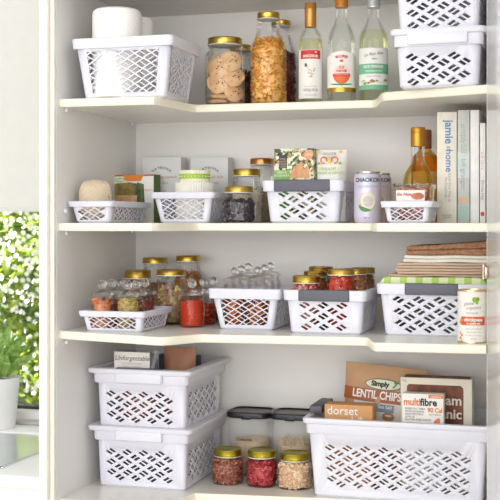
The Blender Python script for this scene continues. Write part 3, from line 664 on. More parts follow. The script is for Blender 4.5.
# bottom shelf small jars
for u, v0, v1, wp, nm, lab, fcat, fc, sz, shp in ((228, 446.5, 486, 31, 'brown_rice_flakes', 'reddish brown grain', 'grain', [(128, 70, 56), (160, 96, 76), (186, 124, 100)], .0034, CUBE), (262, 447.5, 488.5, 32, 'dried_cranberries', 'dark red dried cranberries', 'dried fruit', [(120, 12, 26), (160, 26, 38), (190, 56, 60)], .0062, ICO), (295, 450.5, 491, 33, 'rolled_oats', 'pale rolled oats', 'oats', [(206, 168, 128), (228, 196, 160), (240, 216, 186)], .0042, CUBE)):
    X_, Y_ = on(u, v1, S4); Yc = Y_+wp/2*pxm(u, Y_)
    R, H, L, _ = jar('small squat glass jar of %s with an olive gold lid' % lab, 'small jars along the bottom shelf', u, Yc, wp, v0+1.5, S4, lid=GREENGOLD, lidw=.88, lidpx=7, shoulder=.12, power=2.7)
    heap(nm, '%s filling a small jar on the bottom shelf' % lab, fcat, L, R, .003, H*.68, 700 if sz < .005 else 260, sz, island(nm, fc, .5, coat=.2 if 'cran' in nm else 0), None, shape=shp, asp=(1, 1, .45) if shp is CUBE else (1, .8, 1.2), seed=int(u), power=2.7)
# stopper jars: tray on the left
Xc = (-1.014, -.955); rows = (2.302, 2.352, 2.402); zt = CZ+S3+.0045
names = {(0, 0): 'front left', (0, 1): 'middle left', (0, 2): 'back left', (1, 0): 'front right', (1, 1): 'middle right', (1, 2): 'back right'}
sp = {(0, 0): ('cinnamon_bark', 'orange brown bark chips', [(200, 116, 74), (220, 150, 104)], .012, (1, .35, 1.6), 16), (1, 0): ('yellow_seeds', 'yellow green seeds', [(170, 150, 70), (206, 186, 100), (150, 120, 60)], .004, (1, 1, 1), 220), (0, 1): ('dark_spice', 'dark brown spice', [(110, 50, 34), (140, 74, 50)], .005, (1, 1, 1), 120),
      (1, 1): ('peppercorns', 'mixed dark peppercorns', [(60, 40, 36), (110, 60, 44), (190, 120, 70)], .005, (1, 1, 1), 120), (0, 2): ('red_spice', 'red brown spice', [(140, 50, 34), (170, 84, 50)], .005, (1, 1, 1), 100), (1, 2): ('chilli_pieces', 'dried chilli pieces', [(130, 30, 24), (160, 60, 34)], .005, (1, 1, 1), 100)}
for i in (0, 1):
    for j in (0, 1, 2):
        X_, Y_ = Xc[i], rows[j]; Hj = .0735
        stopper_jar('small clear stopper jar with ball knob, %s in the low spice tray' % names[(i, j)], 'stopper jars in the tray', X_, Y_, .0238, Hj, zt)
        n_, l_, c_, s_, a_, q_ = sp[(i, j)]
        heap(n_, '%s in the %s stopper jar of the tray' % (l_, names[(i, j)]), 'spice', (X_, Y_, zt), .0225, .003, .060 if j == 0 else .052, int(q_*1.5), s_ if s_ < .01 else .006, island(n_, c_, .6), None, shape=CUBE if s_ > .01 else ICO, asp=a_, seed=30+i*3+j)
# paprika jar and the two behind it
for k, (u, Y_, v, nm, lab, fc, fill_, sz) in enumerate(((192, 2.442, 293.5, 'red_paprika', 'bright red ground paprika', [(214, 62, 24), (222, 76, 34)], .72, .0012), (203.5, 2.52, 291.5, 'chilli_flakes', 'dark red chilli flakes', [(120, 24, 14), (170, 50, 24), (204, 110, 50)], .55, .0035), (213.5, 2.60, 290, 'dark_pepper', 'dark spice', [(90, 44, 30), (120, 70, 50)], .5, .0035))):
    X_ = XY(u, Y_); Hj = -S3-(v-HV)*pxm(u, Y_); Rj = .0275
    stopper_jar(('tall clear stopper jar of bright red paprika', 'stopper jar of chilli flakes directly behind the paprika jar', 'rearmost stopper jar behind the chilli flakes jar')[k], None, X_, Y_, Rj, Hj, CZ+S3, kr=.0098)
    heap(nm, lab+' inside the stopper jar beside the basket', 'spice', (X_, Y_, CZ+S3), Rj-.0015, .003, Hj*fill_, 2600 if k == 0 else 500, sz, island(nm, fc, .8), None, shape=CUBE if k == 1 else ICO, seed=50+k)
# stopper jars in the lattice basket
for i, X_ in enumerate((-.757, -.703)):
    for j, Y_ in enumerate((2.437, 2.490, 2.543)):
        stopper_jar('clear stopper jar with ball knob, %s in the lattice basket' % names[(i, j)], 'stopper jars in the lattice basket', X_, Y_, .0245, -S3-(281-(2.5*j)-HV-(1.0*i))*pxm(245, Y_)-.004, CZ+S3+.004, kr=.0092)
        heap('ground_spice', 'orange brown spice in the %s jar of the lattice basket' % names[(i, j)], 'spice', (X_, Y_, CZ+S3+.004), .0228, .003, .075 if i == 0 and j == 0 else .055, 240, .004, island('rust_spice', [(120, 50, 20), (176, 80, 30), (206, 120, 50)], .7), None, seed=60+i*3+j)['group'] = 'spices in the lattice basket'

# ------------------------------------------------------------------ bottles
def bottle(name, label, u, Y, wpx, vtop, h, prof, liquid, lvl, capm, cap_z0, capw, glass=GLASS2, cat='bottle', capname='cap', base=0):
    """prof: list of (radius fraction, height fraction)"""
    px = pxm(u, Y); X = XY(u, Y); R = wpx/2*px; H = (HV-vtop)*px-h-base
    root = thing(name, (X, Y, CZ+h+base), face_cam(X, Y), label, cat)
    P = []
    for i in range(len(prof)-1):
        (r0, z0), (r1, z1) = prof[i], prof[i+1]
        k = 5 if abs(r1-r0) > .1 else 1
        for j in range(k): t = j/k; s = t*t*(3-2*t) if k > 1 else t; P.append(((r0+(r1-r0)*s)*R, (z0+(z1-z0)*t)*H))
    P.append((prof[-1][0]*R, prof[-1][1]*H))
    MB().lathe([(R*.8, 0.0), (R*.95, .0015)]+P, 44, cap1=False).build('glass_body', glass, root)
    if liquid:
        q = [(max(r-.0022, .002), z+.002) for r, z in P if z/H < lvl]; r_at = q[-1][0]
        for (r0, z0), (r1, z1) in zip(P, P[1:]):
            if z0/H <= lvl < z1/H: r_at = r0+(r1-r0)*(lvl*H-z0)/(z1-z0)-.0022
        q.append((max(.002, r_at), lvl*H)); MB().lathe([(R*.85, .003)]+q, 40).build('liquid', liquid, root)
    z0 = cap_z0*H; cw = capw*R
    MB().lathe([(cw*.99, z0), (cw*1.02, z0+.001), (cw, z0+.003), (cw, z0+(H-z0)*.70), (cw*1.04, z0+(H-z0)*.72), (cw*1.04, z0+(H-z0)*.76), (cw*.99, z0+(H-z0)*.78), (cw, H-.003), (cw*.93, H), (.0005, H)], 36).build(capname, capm, root)
    return root, R, H
LIQ1 = glass_thin('pale_yellow_liquid', (.97, .955, .80), .1); LIQ0 = glass_thin('clear_liquid', (.97, .98, .965), .1); LIQ2 = glass_thin('green_yellow_liquid', (.95, .965, .85), .1)
LIQG = glass_thin('golden_liquid', (.95, .86, .45), .12)
red = mat('label_red', (214, 48, 50), .5); tgold = mat('foil_tan_gold', (206, 150, 78), .35, .6)
wb = [(1, .015), (1, .50), (.97, .56), (.34, .72), (.33, 1.0)]
root, R, H = bottle('vinegar_bottle', 'clear verjuice bottle with tan foil neck and white label, left of three', 310.5, 2.535, 25, 3, S1, [(1, .02), (1, .60), (.9, .66), (.42, .78), (.40, .98)], LIQ1, .64, tgold, .76, .47, capname='foil_capsule')
zl = lambda v, u=310.5, Y=2.50: (zat(u, v, Y)-CZ-S1)
sheet(rect(-R*1.15, zl(98), R*1.15, zl(49)), root, 'label', PAPERW, R=R+.0004)
sheet(rect(-R*.85, zl(58.2), R*.85, zl(49.5)), root, 'label_banner', red, R=R+.0009)
text('ANCHOR', .0085, root, PAPERW, 0, 0, zl(55.6), R=R+.0014, bold=.0003, sx=.95)
sheet(ell(.012, zl(51.5), .003, .0015), root, 'label_bird', PAPERW, R=R+.0014)
random.seed(2)
GOLDINK = mat('tan_ink', (200, 170, 130), .6)
dots = MB()
for i in range(40):
    t = random.random(); wd = .012*(1-t)+.003; x_ = random.uniform(-1, 1)*wd; z_ = zl(63)+(zl(77)-zl(63))*t; a = (x_+.001)/R; rr = R+.0013; s_ = .0009
    dots.add([(rr*math.sin((x_+p)/R), -rr*math.cos((x_+p)/R), z_+q) for p, q in ((-s_, -s_), (s_, -s_), (s_, s_), (-s_, s_))], [(0, 1, 2, 3)])
dots.build('label_print', GOLDINK, root)
sheet([(-.014, zl(66)), (-.007, zl(66)), (-.008, zl(63)), (-.012, zl(62.5))], root, 'label_leaf', mat('slate_ink', (96, 104, 110), .6), R=R+.001)
text('MAGNETIC PEAR', .0038, root, GOLDINK, 0, 0, zl(86), R=R+.001)
text('VERJUICE', .0082, root, GREYINK, 0, 0, zl(89.7), R=R+.001, bold=.0001)
text('a delicate dressing made\nfrom fresh grapes 750ml', .0028, root, GREYINK, 0, 0, zl(94.5), R=R+.001)
orange = mat('orange_cap', (216, 140, 60), .35, .4); ored = mat('label_orange', (232, 110, 50), .5); dgreen = mat('label_green', (40, 130, 80), .5); gold_i = mat('gold_ink', (190, 150, 60), .3, .7)
root, R, H = bottle('vinegar_bottle', 'clear vinegar bottle with orange cap and red Chinese lettering, middle of three', 341.5, 2.54, 28.8, -8, S1, [(1, .02), (1, .50), (.97, .56), (.40, .80), (.38, 1.0)], LIQ0, .70, orange, .86, .46)
sheet(rect(-R*1.3, zl(92.5), R*1.3, zl(57))[:3]+[(R*1.3, zl(57)), (R*.9, zl(54.5)), (R*.45, zl(52.5)), (0, zl(51.5)), (-R*.45, zl(52.5)), (-R*.9, zl(54.5)), (-R*1.3, zl(57))], root, 'label', PAPERW, R=R+.0004)
sheet(rect(-R*1.3, zl(92.5), R*1.3, zl(88)), root, 'label_band', gold_i, R=R+.0009)
sheet(ell(.0, zl(75), R*.62, (zl(65)-zl(84.5))/2, 26), root, 'label_disc', mat('pale_pink_ink', (246, 220, 210), .6), R=R+.0009)
sheet(ell(.0, zl(75), R*.60, (zl(65)-zl(84))/2, 18, PI, 2*PI), root, 'label_fruit', ored, R=R+.0012)
sheet(ell(0, zl(84), R*.8, .004, 14, PI, 2*PI)+[(0, zl(84.5))], root, 'label_leaf', dgreen, R=R+.0011)
sheet(rect(-R*.62, zl(77), R*.62, zl(74.2)), root, 'label_banner', red, R=R+.0014)
sheet(ell(0, zl(61.5), .0045, .003), root, 'label_seal', ored, R=R+.001)
text('珠江桥牌', .0072, root, red, 0, 0, zl(57.3), R=R+.001, bold=.0002, arc=.04)
text('九江', .0065, root, red, 0, 0, zl(68.3), R=R+.0016, bold=.0002); text('双蒸米醋', .0058, root, red, 0, 0, zl(71.8), R=R+.0016, bold=.0001)
text('CHINESE RICE VINEGAR', .0030, root, PAPERW, 0, 0, zl(75.5), R=R+.0018)
text('500ml', .003, root, gold_i, 0, 0, zl(86.5), R=R+.001)
pgreen = mat('label_mint', (122, 190, 150), .5)
root, R, H = bottle('vinegar_bottle', 'clear rice vinegar bottle with silver cap and green banded label, right of three', 373.5, 2.54, 29.5, -6, S1, [(1, .02), (1, .54), (.96, .60), (.40, .80), (.38, 1.0)], LIQ2, .66, mat('silver_cap', (222, 224, 224), .3, .5), .87, .46)
sheet(rect(-R*1.25, zl(91), R*1.25, zl(50)), root, 'label', PAPERW, R=R+.0004)
sheet(rect(-R*1.25, zl(75.5), R*1.25, zl(65.5)), root, 'label_band', pgreen, R=R+.0009)
sheet(rect(-R*1.25, zl(91), R*1.25, zl(86.5)), root, 'label_foot', pgreen, R=R+.0009)
text('La Ren Ree', .0095, root, mat('deep_green_ink', (50, 90, 66), .5), 0, 0, zl(56), R=R+.001, shear=.4, roll=.12)
text('有機米', .004, root, INK, .002, 0, zl(61), R=R+.001)
text('RICE VINEGAR', .0078, root, PAPERW, 0, 0, zl(68.5), R=R+.0014, bold=.0003, sx=.9); text('VINAIGRE DE RIZ', .0048, root, PAPERW, 0, 0, zl(73), R=R+.0014, bold=.0001)
text('Product of Hong Kong', .0034, root, INK, 0, 0, zl(78), R=R+.001)
random.seed(11)
for nm, c, k in (('salad_leaf', (130, 170, 70), 7), ('salad_tomato', (200, 50, 40), 4), ('salad_cress', (220, 230, 200), 5)):
    for i in range(k): sheet(ell(random.uniform(-.9, .9)*R, zl(84)+random.uniform(-.003, .005), random.uniform(.003, .006), random.uniform(.002, .003), 10), root, 'label_'+nm, mat('print_'+nm, c, .5), R=R+.0011+i*.0001)
# second-shelf bottles
zl2 = lambda v, u, Y: zat(u, v, Y)-CZ-S2
root, R, H = bottle('oil_bottle', 'golden oil bottle with gold foil neck rising behind the clear tub', 418, 2.475, 31, 127.5, S2, [(1, .02), (1, .40), (.93, .47), (.44, .66), (.42, .98)], LIQG, .60, mat('old_gold_foil', (196, 142, 52), .35, .7), .80, .47, capname='foil_capsule')
root, R, H = bottle('oil_bottle', 'amber bottle with brown cap behind the golden oil bottle', 425, 2.60, 28, 130, S2, [(1, .02), (1, .62), (.93, .70), (.42, .80), (.40, .98)], glass_thin('amber_liquid', (.93, .68, .25), .2), .72, mat('brown_cap', (142, 84, 50), .4), .80, .47, glass=glass_thin('amber_glass', (.93, .75, .42), .5))
sheet(rect(-R*1.0, zl2(215, 425, 2.6), R*1.2, zl2(172, 425, 2.6)), root, 'label', mat('amber_label', (206, 160, 100), .6), R=R+.0005)

# ------------------------------------------------------------------ cans
def can(name, label, u, Y, wpx, vtop, h, bodym, group=None, metal=None):
    px = pxm(u, Y); X = XY(u, Y); R = wpx/2*px; H = (HV-vtop)*px-h; root = thing(name, (X, Y, CZ+h), face_cam(X, Y), label, 'can', group)
    metal = metal or mat('tin_metal', (206, 200, 180), .25, 1)
    return root, R, H, metal
LILAC = mat('lilac_can', (214, 206, 226), .35, .2, var=.02); teal = mat('teal_ink', (40, 98, 92), .5)
for k, (u, Y, wp, v) in enumerate(((367.6, 2.462, 27.3, 172), (378.6, 2.56, 25.5, 173.5))):
    root, R, H, me = can('drink_can', ('pale lilac coconut drink can standing in front', 'pale lilac coconut drink can half hidden behind the other')[k], u, Y, wp, v, S2, LILAC, 'coconut drink cans')
    MB().lathe([(R*.86, 0), (R*.94, .004), (R, .011), (R, H-.014), (R*.93, H-.006), (R*.88, H-.004)], 44).build('body', LILAC, root)
    MB().lathe([(R*.90, H-.004), (R*.92, H-.002), (R*.91, H), (R*.88, H), (R*.86, H-.004), (.0005, H-.004)], 40).build('lid', me, root)
    MB().lathe([(R*.85, 0), (R*.86, .002), (R*.9, .004), (R*.8, .004)], 40).build('base_ring', me, root)
    z_ = lambda v: zat(u, v, Y)-CZ
    text('CHAOKOH', .0125, root, teal, 0, 0, z_(180.5), R=R+.0004, bold=.0004, sx=.92); text('COCONUT JUICE', .0065, root, mat('grey_teal', (150, 170, 180), .5), 0, 0, z_(187), R=R+.0004)
    sheet(ell(0, z_(202), .018, .021, 28), root, 'printed_coconut_rim', mat('coconut_shell_print', (180, 196, 120), .6), R=R+.0002)
    sheet(ell(0.0005, z_(201), .0168, .019, 28), root, 'printed_coconut_flesh', mat('coconut_flesh_print', (238, 232, 214), .6), R=R+.0004)
    sheet(ell(0.001, z_(201.5), .011, .012, 24), root, 'printed_coconut_hollow', mat('coconut_hollow_print', (214, 204, 196), .6), R=R+.0006)
    sheet(ell(-.004, z_(205), .0165, .015, 16, PI, 1.75*PI)+[(-.004, z_(208))], root, 'printed_leaf', mat('leaf_print', (90, 150, 84), .6), R=R+.0005)
    text('COCONUT WATER', .0042, root, PAPERW, 0, 0, z_(203), R=R+.0008); text('500 ml', .005, root, INK, -.002, 0, z_(218), R=R+.0004)
u = 472.3; X_, Y_ = on(u, 343.7, S3); Y_ += .029
root, R, H, me = can('food_can', 'white tin can of organic chickpeas at the right end of the third shelf', u, Y_, 29.5, 289.5, S3, None)
root.location.x = min(root.location.x, XR-.001-R)
CW = mat('can_paper', (238, 234, 226), .5, var=.01); GT = mat('gold_tin', (222, 196, 150), .28, 1)
MB().lathe([(R*.985, .003), (R*.985, H-.003)], 48).build('body', CW, root)
MB().lathe([(R*.97, 0), (R, 0), (R*1.01, .0015), (R, .003), (R*.97, .0034)], 48).build('base_rim', GT, root)
MB().lathe([(R*.97, H-.0035), (R, H-.003), (R*1.01, H-.0015), (R, H), (R*.96, H), (R*.95, H-.003), (R*.8, H-.003), (R*.78, H-.002), (.0005, H-.002)], 48).build('lid', GT, root)
z_ = lambda v: zat(u, v, Y_-.02)-CZ-S3; Rl = R*.985
org = mat('can_orange', (222, 92, 38), .5)
lg = MB()
sheet(ell(.0045, z_(299.5), .005, .0052, 18), root, 'label_chickpea', mat('lime_print', (150, 190, 60), .5), R=Rl+.0004)
sheet(ell(.0105, z_(299), .0038, .004, 18), root, 'label_chickpea', mat('lime_print2', (120, 170, 40), .5), R=Rl+.0006)
sheet(ell(.009, z_(302.5), .003, .003, 16), root, 'label_chickpea', mat('lime_print', (150, 190, 60), .5), R=Rl+.0007)
text('global', .0085, root, GREYINK, -.007, 0, z_(303.5), R=Rl+.0005, shear=.4, roll=.1); text('organics', .0085, root, GREYINK, .002, 0, z_(307.5), R=Rl+.0005, shear=.4, roll=.06)
text('ORGANIC', .0055, root, GREYINK, 0, 0, z_(313), R=Rl+.0004)
sheet(rect(-.0235, z_(325), .027, z_(316.5)), root, 'label_banner', org, R=Rl+.0003)
text('chickpeas', .0095, root, PAPERW, .002, 0, z_(319.5), R=Rl+.0006, bold=.0003); text('no added salt', .005, root, PAPERW, .002, 0, z_(323.3), R=Rl+.0006, bold=.0002)
for i in range(4): text(('organic whole chickpeas', 'in filtered water with', 'no added salt or sugar', 'net 400g')[i], .0034, root, GREYINK, .002, 0, z_(328.5+i*3.3), R=Rl+.0004)
pe = mat('chickpea_print', (226, 140, 60), .6)
for a, b, s in ((-.022, 320, .004), (-.0255, 322, .003), (-.022, 335, .0025), (-.0255, 338, .0028), (-.022, 341, .0022), (-.026, 333, .002)): sheet(ell(a, z_(b), s, s*.9, 14), root, 'printed_chickpea', pe, R=Rl+.0007)

# ------------------------------------------------------------------ books
def book(label, uL, uR, Yf, vt, depth, cover, pages=None, tilt=0, xr=None):
    x0 = XY(uL, Yf); x1 = XY(uR, Yf)
    z1 = (HV-vt)*pxm((uL+uR)/2, Yf); root = thing('book', ((x0+x1)/2, Yf, CZ+S2), 0, label, 'book', 'cookbooks at the right end of the second shelf'); W = (x1-x0)-.001
    root.rotation_euler.y = tilt
    c = MB(); c.rbox((-W/2, 0, 0), (W/2, .003, z1), .0012); c.box((-W/2, .0015, 0), (-W/2+.0022, depth, z1)); c.box((W/2-.0022, .0015, 0), (W/2, depth, z1)); c.build('cover', cover, root)
    MB().box((-W/2+.0022, .003, .003), (W/2-.0022, depth-.004, z1-.003)).build('pages', mat('book_pages', (240, 236, 224), .9), root); return root, W, z1
b, W, H = book('thick cream cookbook with blue lettering on its spine', 436.8, 457, 2.42, 112, .2, mat('cream_cloth', (238, 232, 216), .6))
blue = mat('blue_ink', (96, 140, 190), .5)
text('jamie', .0235, b, blue, .004, 0, H*.82, roll=-PI/2, bold=.0005); text('at', .0135, b, blue, .004, 0, H*.675, roll=-PI/2); text('home', .0205, b, blue, .004, 0, H*.56, roll=-PI/2, bold=.0003)
text('Cook Your Way to\nthe Good Life', .0075, b, GREYINK, .002, 0, H*.32, roll=-PI/2); text('PENGUIN\nBOOKS', .0045, b, GREYINK, 0, 0, H*.06)
b, W, H = book('grey cookbook with pale green lettering and a photo spine', 457.3, 469.8, 2.42, 110, .2, mat('grey_blue_cloth', (206, 208, 206), .6))
text('simply', .0165, b, mat('pale_green_ink', (160, 196, 160), .5), 0, 0, H*.79, roll=-PI/2); text('bill', .0165, b, mat('pale_green_ink', (160, 196, 160), .5), 0, 0, H*.655, roll=-PI/2); text('bill granger', .0145, b, mat('mid_grey_ink', (168, 172, 172), .5), 0, 0, H*.43, roll=-PI/2)
sheet(rect(-W/2, H*.0+.004, W/2, H*.15), b, 'spine_photo', mat('photo_teal', (176, 200, 190), .5)); sheet(rect(-W/2, H*.40, W/2, H*.63), b, 'spine_photo', mat('photo_sky', (196, 210, 214), .5, col2=(220, 222, 214)), th=.0003)
sheet(ell(0, H*.20, W*.45, .006), b, 'spine_fruit', mat('photo_peach', (232, 190, 150), .5), th=.0005)
b, W, H = book('plain white book beside the grey cookbook', 470, 479.3, 2.42, 110, .2, mat('white_cover', (244, 243, 240), .5))
b, W, H = book('thin shorter white book against the right wall', 479.6, 485.6, 2.42, 123, .2, mat('white_cover2', (240, 238, 234), .5))
text('a la carte', .010, b, mat('pink_ink', (222, 180, 180), .5), 0, 0, H*.62, roll=-PI/2); text('Donna Hay', .009, b, GREYINK, 0, 0, H*.33, roll=-PI/2)
sheet(ell(0, H*.09, W*.35, .005), b, 'spine_mark', red)

# ------------------------------------------------------------------ paper rolls, twine, baking cups, cartons
PT = mat('paper_towel', (248, 246, 241), .85, var=.01, bump=.5, bscale=140)
for k, (u, Y, R, v) in enumerate(((117, 2.340, .054, 10), (138, 2.432, .034, 18))):
    X = XY(u, Y); zt_ = zat(u, v, Y); z0 = CZ+S1+.004; H = zt_-z0
    root = thing('paper_towel_roll', (X, Y, z0), 0, ('white kitchen paper roll at the front of the basket on the top shelf', 'narrow white paper roll behind the big one')[k], 'paper roll', 'paper rolls in the top left basket')
    a = MB(); a.lathe([(.019, 0), (R-.004, 0), (R-.001, .002), (R, .006), (R, H-.012), (R-.002, H-.005), (R-.007, H-.001), (R-.014, H), (.021, H), (.019, H-.002), (.019, .0)], 48, cap0=False, cap1=False); a.build('paper', PT, root)
    MB().lathe([(.0188, 0), (.0188, H-.001), (.0175, H-.001), (.0175, 0)], 24, cap0=False, cap1=False).build('core', mat('cardboard', (186, 156, 120), .8), root)
# twine
u, Y = 95.3, 2.348; X = XY(u, Y); Rt = .0345; z0 = CZ+S2+.004; Ht = zat(u, 179.5, Y)-z0
root = thing('twine_ball', (X, Y, z0), 0, 'cream ball of cotton twine in the low tray on the second shelf', 'twine')
def tw(r, q, t): return None
COT = mat('cotton_twine', (232, 212, 184), .85, bump=.3)
sup = lambda t: (Rt*(1-abs(2*t-1)**3.2)**(1/2.6)*.96+.002, t*Ht)
MB().lathe([(max(.001, sup(i/16)[0]-.001), sup(i/16)[1]) for i in range(17)], 36).build('core', COT, root)
a = MB(); random.seed(5)
for k in range(64):
    ph0 = k*2*PI/64*1.0; dirn = 1 if k % 2 else -1; lo = random.uniform(.03, .14); hi = random.uniform(.86, .97); pts = []
    for i in range(17):
        t = lo+(hi-lo)*i/16; r, z = sup(t); q = ph0+dirn*1.5*i/16; pts.append(((r+.0004)*math.cos(q), (r+.0004)*math.sin(q), z))
    a.tube(pts, .0009, 5)
a.build('strands', mat('cotton_strand', (238, 221, 196), .85), root)
# baking cups
bc = mat('white_baking_paper', (240, 236, 226), .7, var=.02)
fl_ = lambda n_, am: (lambda q, z: 1+am*math.cos(n_*q))
X, Y = EB[0]+.003, EB[1]; px = pxm(189, Y); zb = CZ+S2+.004; 
H_ = zat(189, 182.5, Y)-zb
o = MB().lathe([(18.3*px, 0), (18.8*px, H_*.5), (19*px, H_-.001), (17.5*px, H_)], 144, fn=fl_(48, .02)).build('baking_cup_stack', bc, None, (X, Y, zb)); tag(o, 'wide stack of white fluted baking cups in the lattice basket', 'baking cups')
H2 = zat(189, 170.5, Y)-zb-H_
root = thing('baking_cup_stack', (X, Y, zb+H_), 0, 'green and white banded baking cups on top of the wide white stack', 'baking cups')
MB().lathe([(14.5*px, 0), (15*px, H2*.3), (15*px, H2-.001), (13.5*px, H2), (12.5*px, H2-.003), (.001, H2-.003)], 144, fn=fl_(40, .018)).build('cups', mat('cream_baking_paper', (240, 234, 212), .7), root)
MB().lathe([(15.3*px, H2*.28), (15.4*px, H2*.68)], 80, cap0=False, cap1=False, fn=fl_(40, .012)).build('ribbon_band', island('lime_band', [(160, 200, 60), (160, 200, 60)], .6), root)
a = MB()
for i in range(26):
    q = 2*PI*i/26; rr = 15.8*px; a.ball((rr*math.cos(q), rr*math.sin(q), H2*.48), .0016, 8)
a.build('ribbon_dots', PAPERW, root)
# white soup cartons at the back
CG = mat('pale_grey_carton', (222, 222, 220), .6, var=.01)
for k, (uL, uR, t1, t2) in enumerate(((142.2, 181, 'Chicken and Vegetable', 'with Rice'), (190.2, 228, 'Smoky Spanish Style', 'Bean & Lentil'))):
    Y = 2.636; x0, x1 = XY(uL, Y), XY(uR, Y); H = (HV-157.3)*pxm((uL+uR)/2, Y); W = x1-x0
    root = thing('soup_carton', ((x0+x1)/2, Y, CZ+S2), 0, ('pale grey soup carton standing behind the orange and green box', 'pale grey soup carton standing between the baking cups and the flour jar')[k], 'carton', 'pale cartons at the back of the second shelf')
    MB().rbox((-W/2, 0, 0), (W/2, .045, H), .0015).build('box', CG, root)
    text('TATEOSA', .0085, root, INK, 0, 0, H*.84, arc=.035, sx=1.5)
    text(t1, .0088, root, mat('rose_ink', (204, 160, 140), .5), 0, 0, H*.70, shear=.3); text(t2, .0088, root, mat('rose_ink', (204, 160, 140), .5), 0, 0, H*.61, shear=.3)
    text('SERVES TWO', .005, root, GREYINK, 0, 0, H*.49); text('free range, gluten free\nno preservatives 500g', .0042, root, GREYINK, 0, 0, H*.33)
# orange/green grain box
Y = 2.565; x0, x1 = XY(113.5, Y), XY(153.5, Y); H = (HV-174.5)*pxm(133, Y); W = x1-x0
root = thing('grain_box', ((x0+x1)/2, Y, CZ+S2), 0, 'white grain box with orange top band and green side panel', 'box')
MB().rbox((-W/2, 0, 0), (W/2, .046, H), .001).build('box', PAPERW, root)
og = mat('box_orange', (236, 138, 50), .5); sg = mat('box_side_green', (96, 130, 44), .6)
sheet([(-W*.27, H-.0008), (-W*.18, H*.86), (W*.18, H*.86), (W*.27, H-.0008)], root, 'front_band', og)
sheet(rect(-W/2, H*.965, W/2, H-.0003), root, 'top_stripe', mat('box_red_orange', (200, 90, 50), .5), th=.0003)
MB().box((W/2, .001, 0), (W/2+.0004, .045, H)).build('side_print', sg, root)
sheet(ell(-W*.33, H*.89, W*.13, H*.05), root, 'logo', mat('box_lime', (170, 204, 90), .5)); text('Kialla', .009, root, PAPERW, -W*.33, 0, H*.89, bold=.0003)
sheet([(-W/2, H*.5), (W*.2, H*.5), (W*.18, H*.8), (-W*.1, H*.84), (-W*.42, H*.82), (-W*.5, H*.78)], root, 'printed_grains', mat('grain_print', (170, 140, 70), .6, col2=(96, 100, 50), scale=70))
sheet([(-W*.05, H*.4), (W*.28, H*.4), (W*.26, H*.80), (W*.1, H*.84)], root, 'printed_leaves', mat('leafy_print', (110, 120, 70), .6, col2=(60, 76, 40), scale=60), th=.0006)
text('organic', .007, root, og, W*.36, 0, H*.68)
# kraft pouch lying in the tray
Y = 2.47; X = XY(128, Y)
def pouch(name, label, cat, loc, W, H, D, m, rz=0, seed=1, lean=0, crimp=True, sag=0):
    root = thing(name, loc, rz, label, cat); root.rotation_euler.x = lean
    nx, nz = 18, 18; mb = MB()
    for side in (-1, 1):
        vs = []
        for j in range(nz+1):
            for i in range(nx+1):
                s, t = i/nx*2-1, j/nz
                puff = D/2*(1-abs(s)**3.5)**.6*min(1, (1-t)*2.4+.04)**.7 if t < .999 else D*.02
                wob = .0018*noise.noise(Vector((s*3+seed, t*5, side)))*min(1, puff/(D*.2))*2.2
                x = s*W/2*(.88+.12*t); z = t*H-(sag*(1-s*s)*t)
                vs.append((x, side*(puff+wob+.0003), z))
        fs = [(j*(nx+1)+i, j*(nx+1)+i+1, (j+1)*(nx+1)+i+1, (j+1)*(nx+1)+i) for j in range(nz) for i in range(nx)]
        if side == 1: fs = [f[::-1] for f in fs]
        mb.add(vs, fs)
        if side == -1: bot = [tuple(vs[i]) for i in range(nx+1)]
        else: mb.add(bot+[tuple(vs[i]) for i in range(nx, -1, -1)], [tuple(range(2*nx+2))[::-1]])
    mb.build('pouch', m, root); return root
KR = mat('kraft_paper', (196, 156, 118), .7, var=.05, scale=25, bump=.25, bscale=60)
pouch('kraft_pouch', 'brown paper pouch sitting in the low tray behind the twine', 'pouch', (XY(126, 2.46), 2.46, CZ+S2+.004), .055, .060, .035, mat('kraft_pouch_paper', (186, 146, 104), .7, scale=40), seed=3)
# patterned biscuit box and white pouch in the grey-grip basket
Y = 2.475; uL, uR = 274, 313.5; x0, x1 = XY(uL, Y), XY(uR, Y); W = x1-x0; zb = .004; H = (HV-148.5)*pxm(294, Y)-zb
root = thing('patterned_box', ((x0+x1)/2, Y, CZ+S2+zb), 0, 'floral patterned card box with a black tag in the charcoal-grip basket', 'box')
FLO = bpy.data.materials.new('floral_print'); FLO.use_nodes = True; nt = FLO.node_tree; b_ = nt.nodes['Principled BSDF']
tc = nt.nodes.new('ShaderNodeTexCoord'); vo_ = nt.nodes.new('ShaderNodeTexVoronoi'); vo_.inputs['Scale'].default_value = 170; rp = nt.nodes.new('ShaderNodeValToRGB'); rp.color_ramp.interpolation = 'CONSTANT'
nt.links.new(tc.outputs['Object'], vo_.inputs['Vector']); spx = nt.nodes.new('ShaderNodeSeparateColor'); nt.links.new(vo_.outputs['Color'], spx.inputs[0]); nt.links.new(spx.outputs[0], rp.inputs[0])
cl = [(0, (74, 80, 60)), (.25, (226, 220, 196)), (.5, (140, 150, 90)), (.65, (238, 232, 214)), (.8, (200, 150, 70)), (.9, (60, 70, 84))]
for i, (p, c) in enumerate(cl):
    e = rp.color_ramp.elements[i] if i < 2 else rp.color_ramp.elements.new(p); e.position = p; e.color = srgb(c)
for i, (p, c) in enumerate(cl): rp.color_ramp.elements[i].color = srgb(c)
nt.links.new(rp.outputs[0], b_.inputs['Base Color']); b_.inputs['Roughness'].default_value = .5
MB().rbox((-W/2, 0, 0), (W/2, .06, H), .001).build('box', FLO, root)
zc = lambda v: (HV-v)*pxm(294, Y)-zb; xc = lambda u: XY(u, Y)-(x0+x1)/2
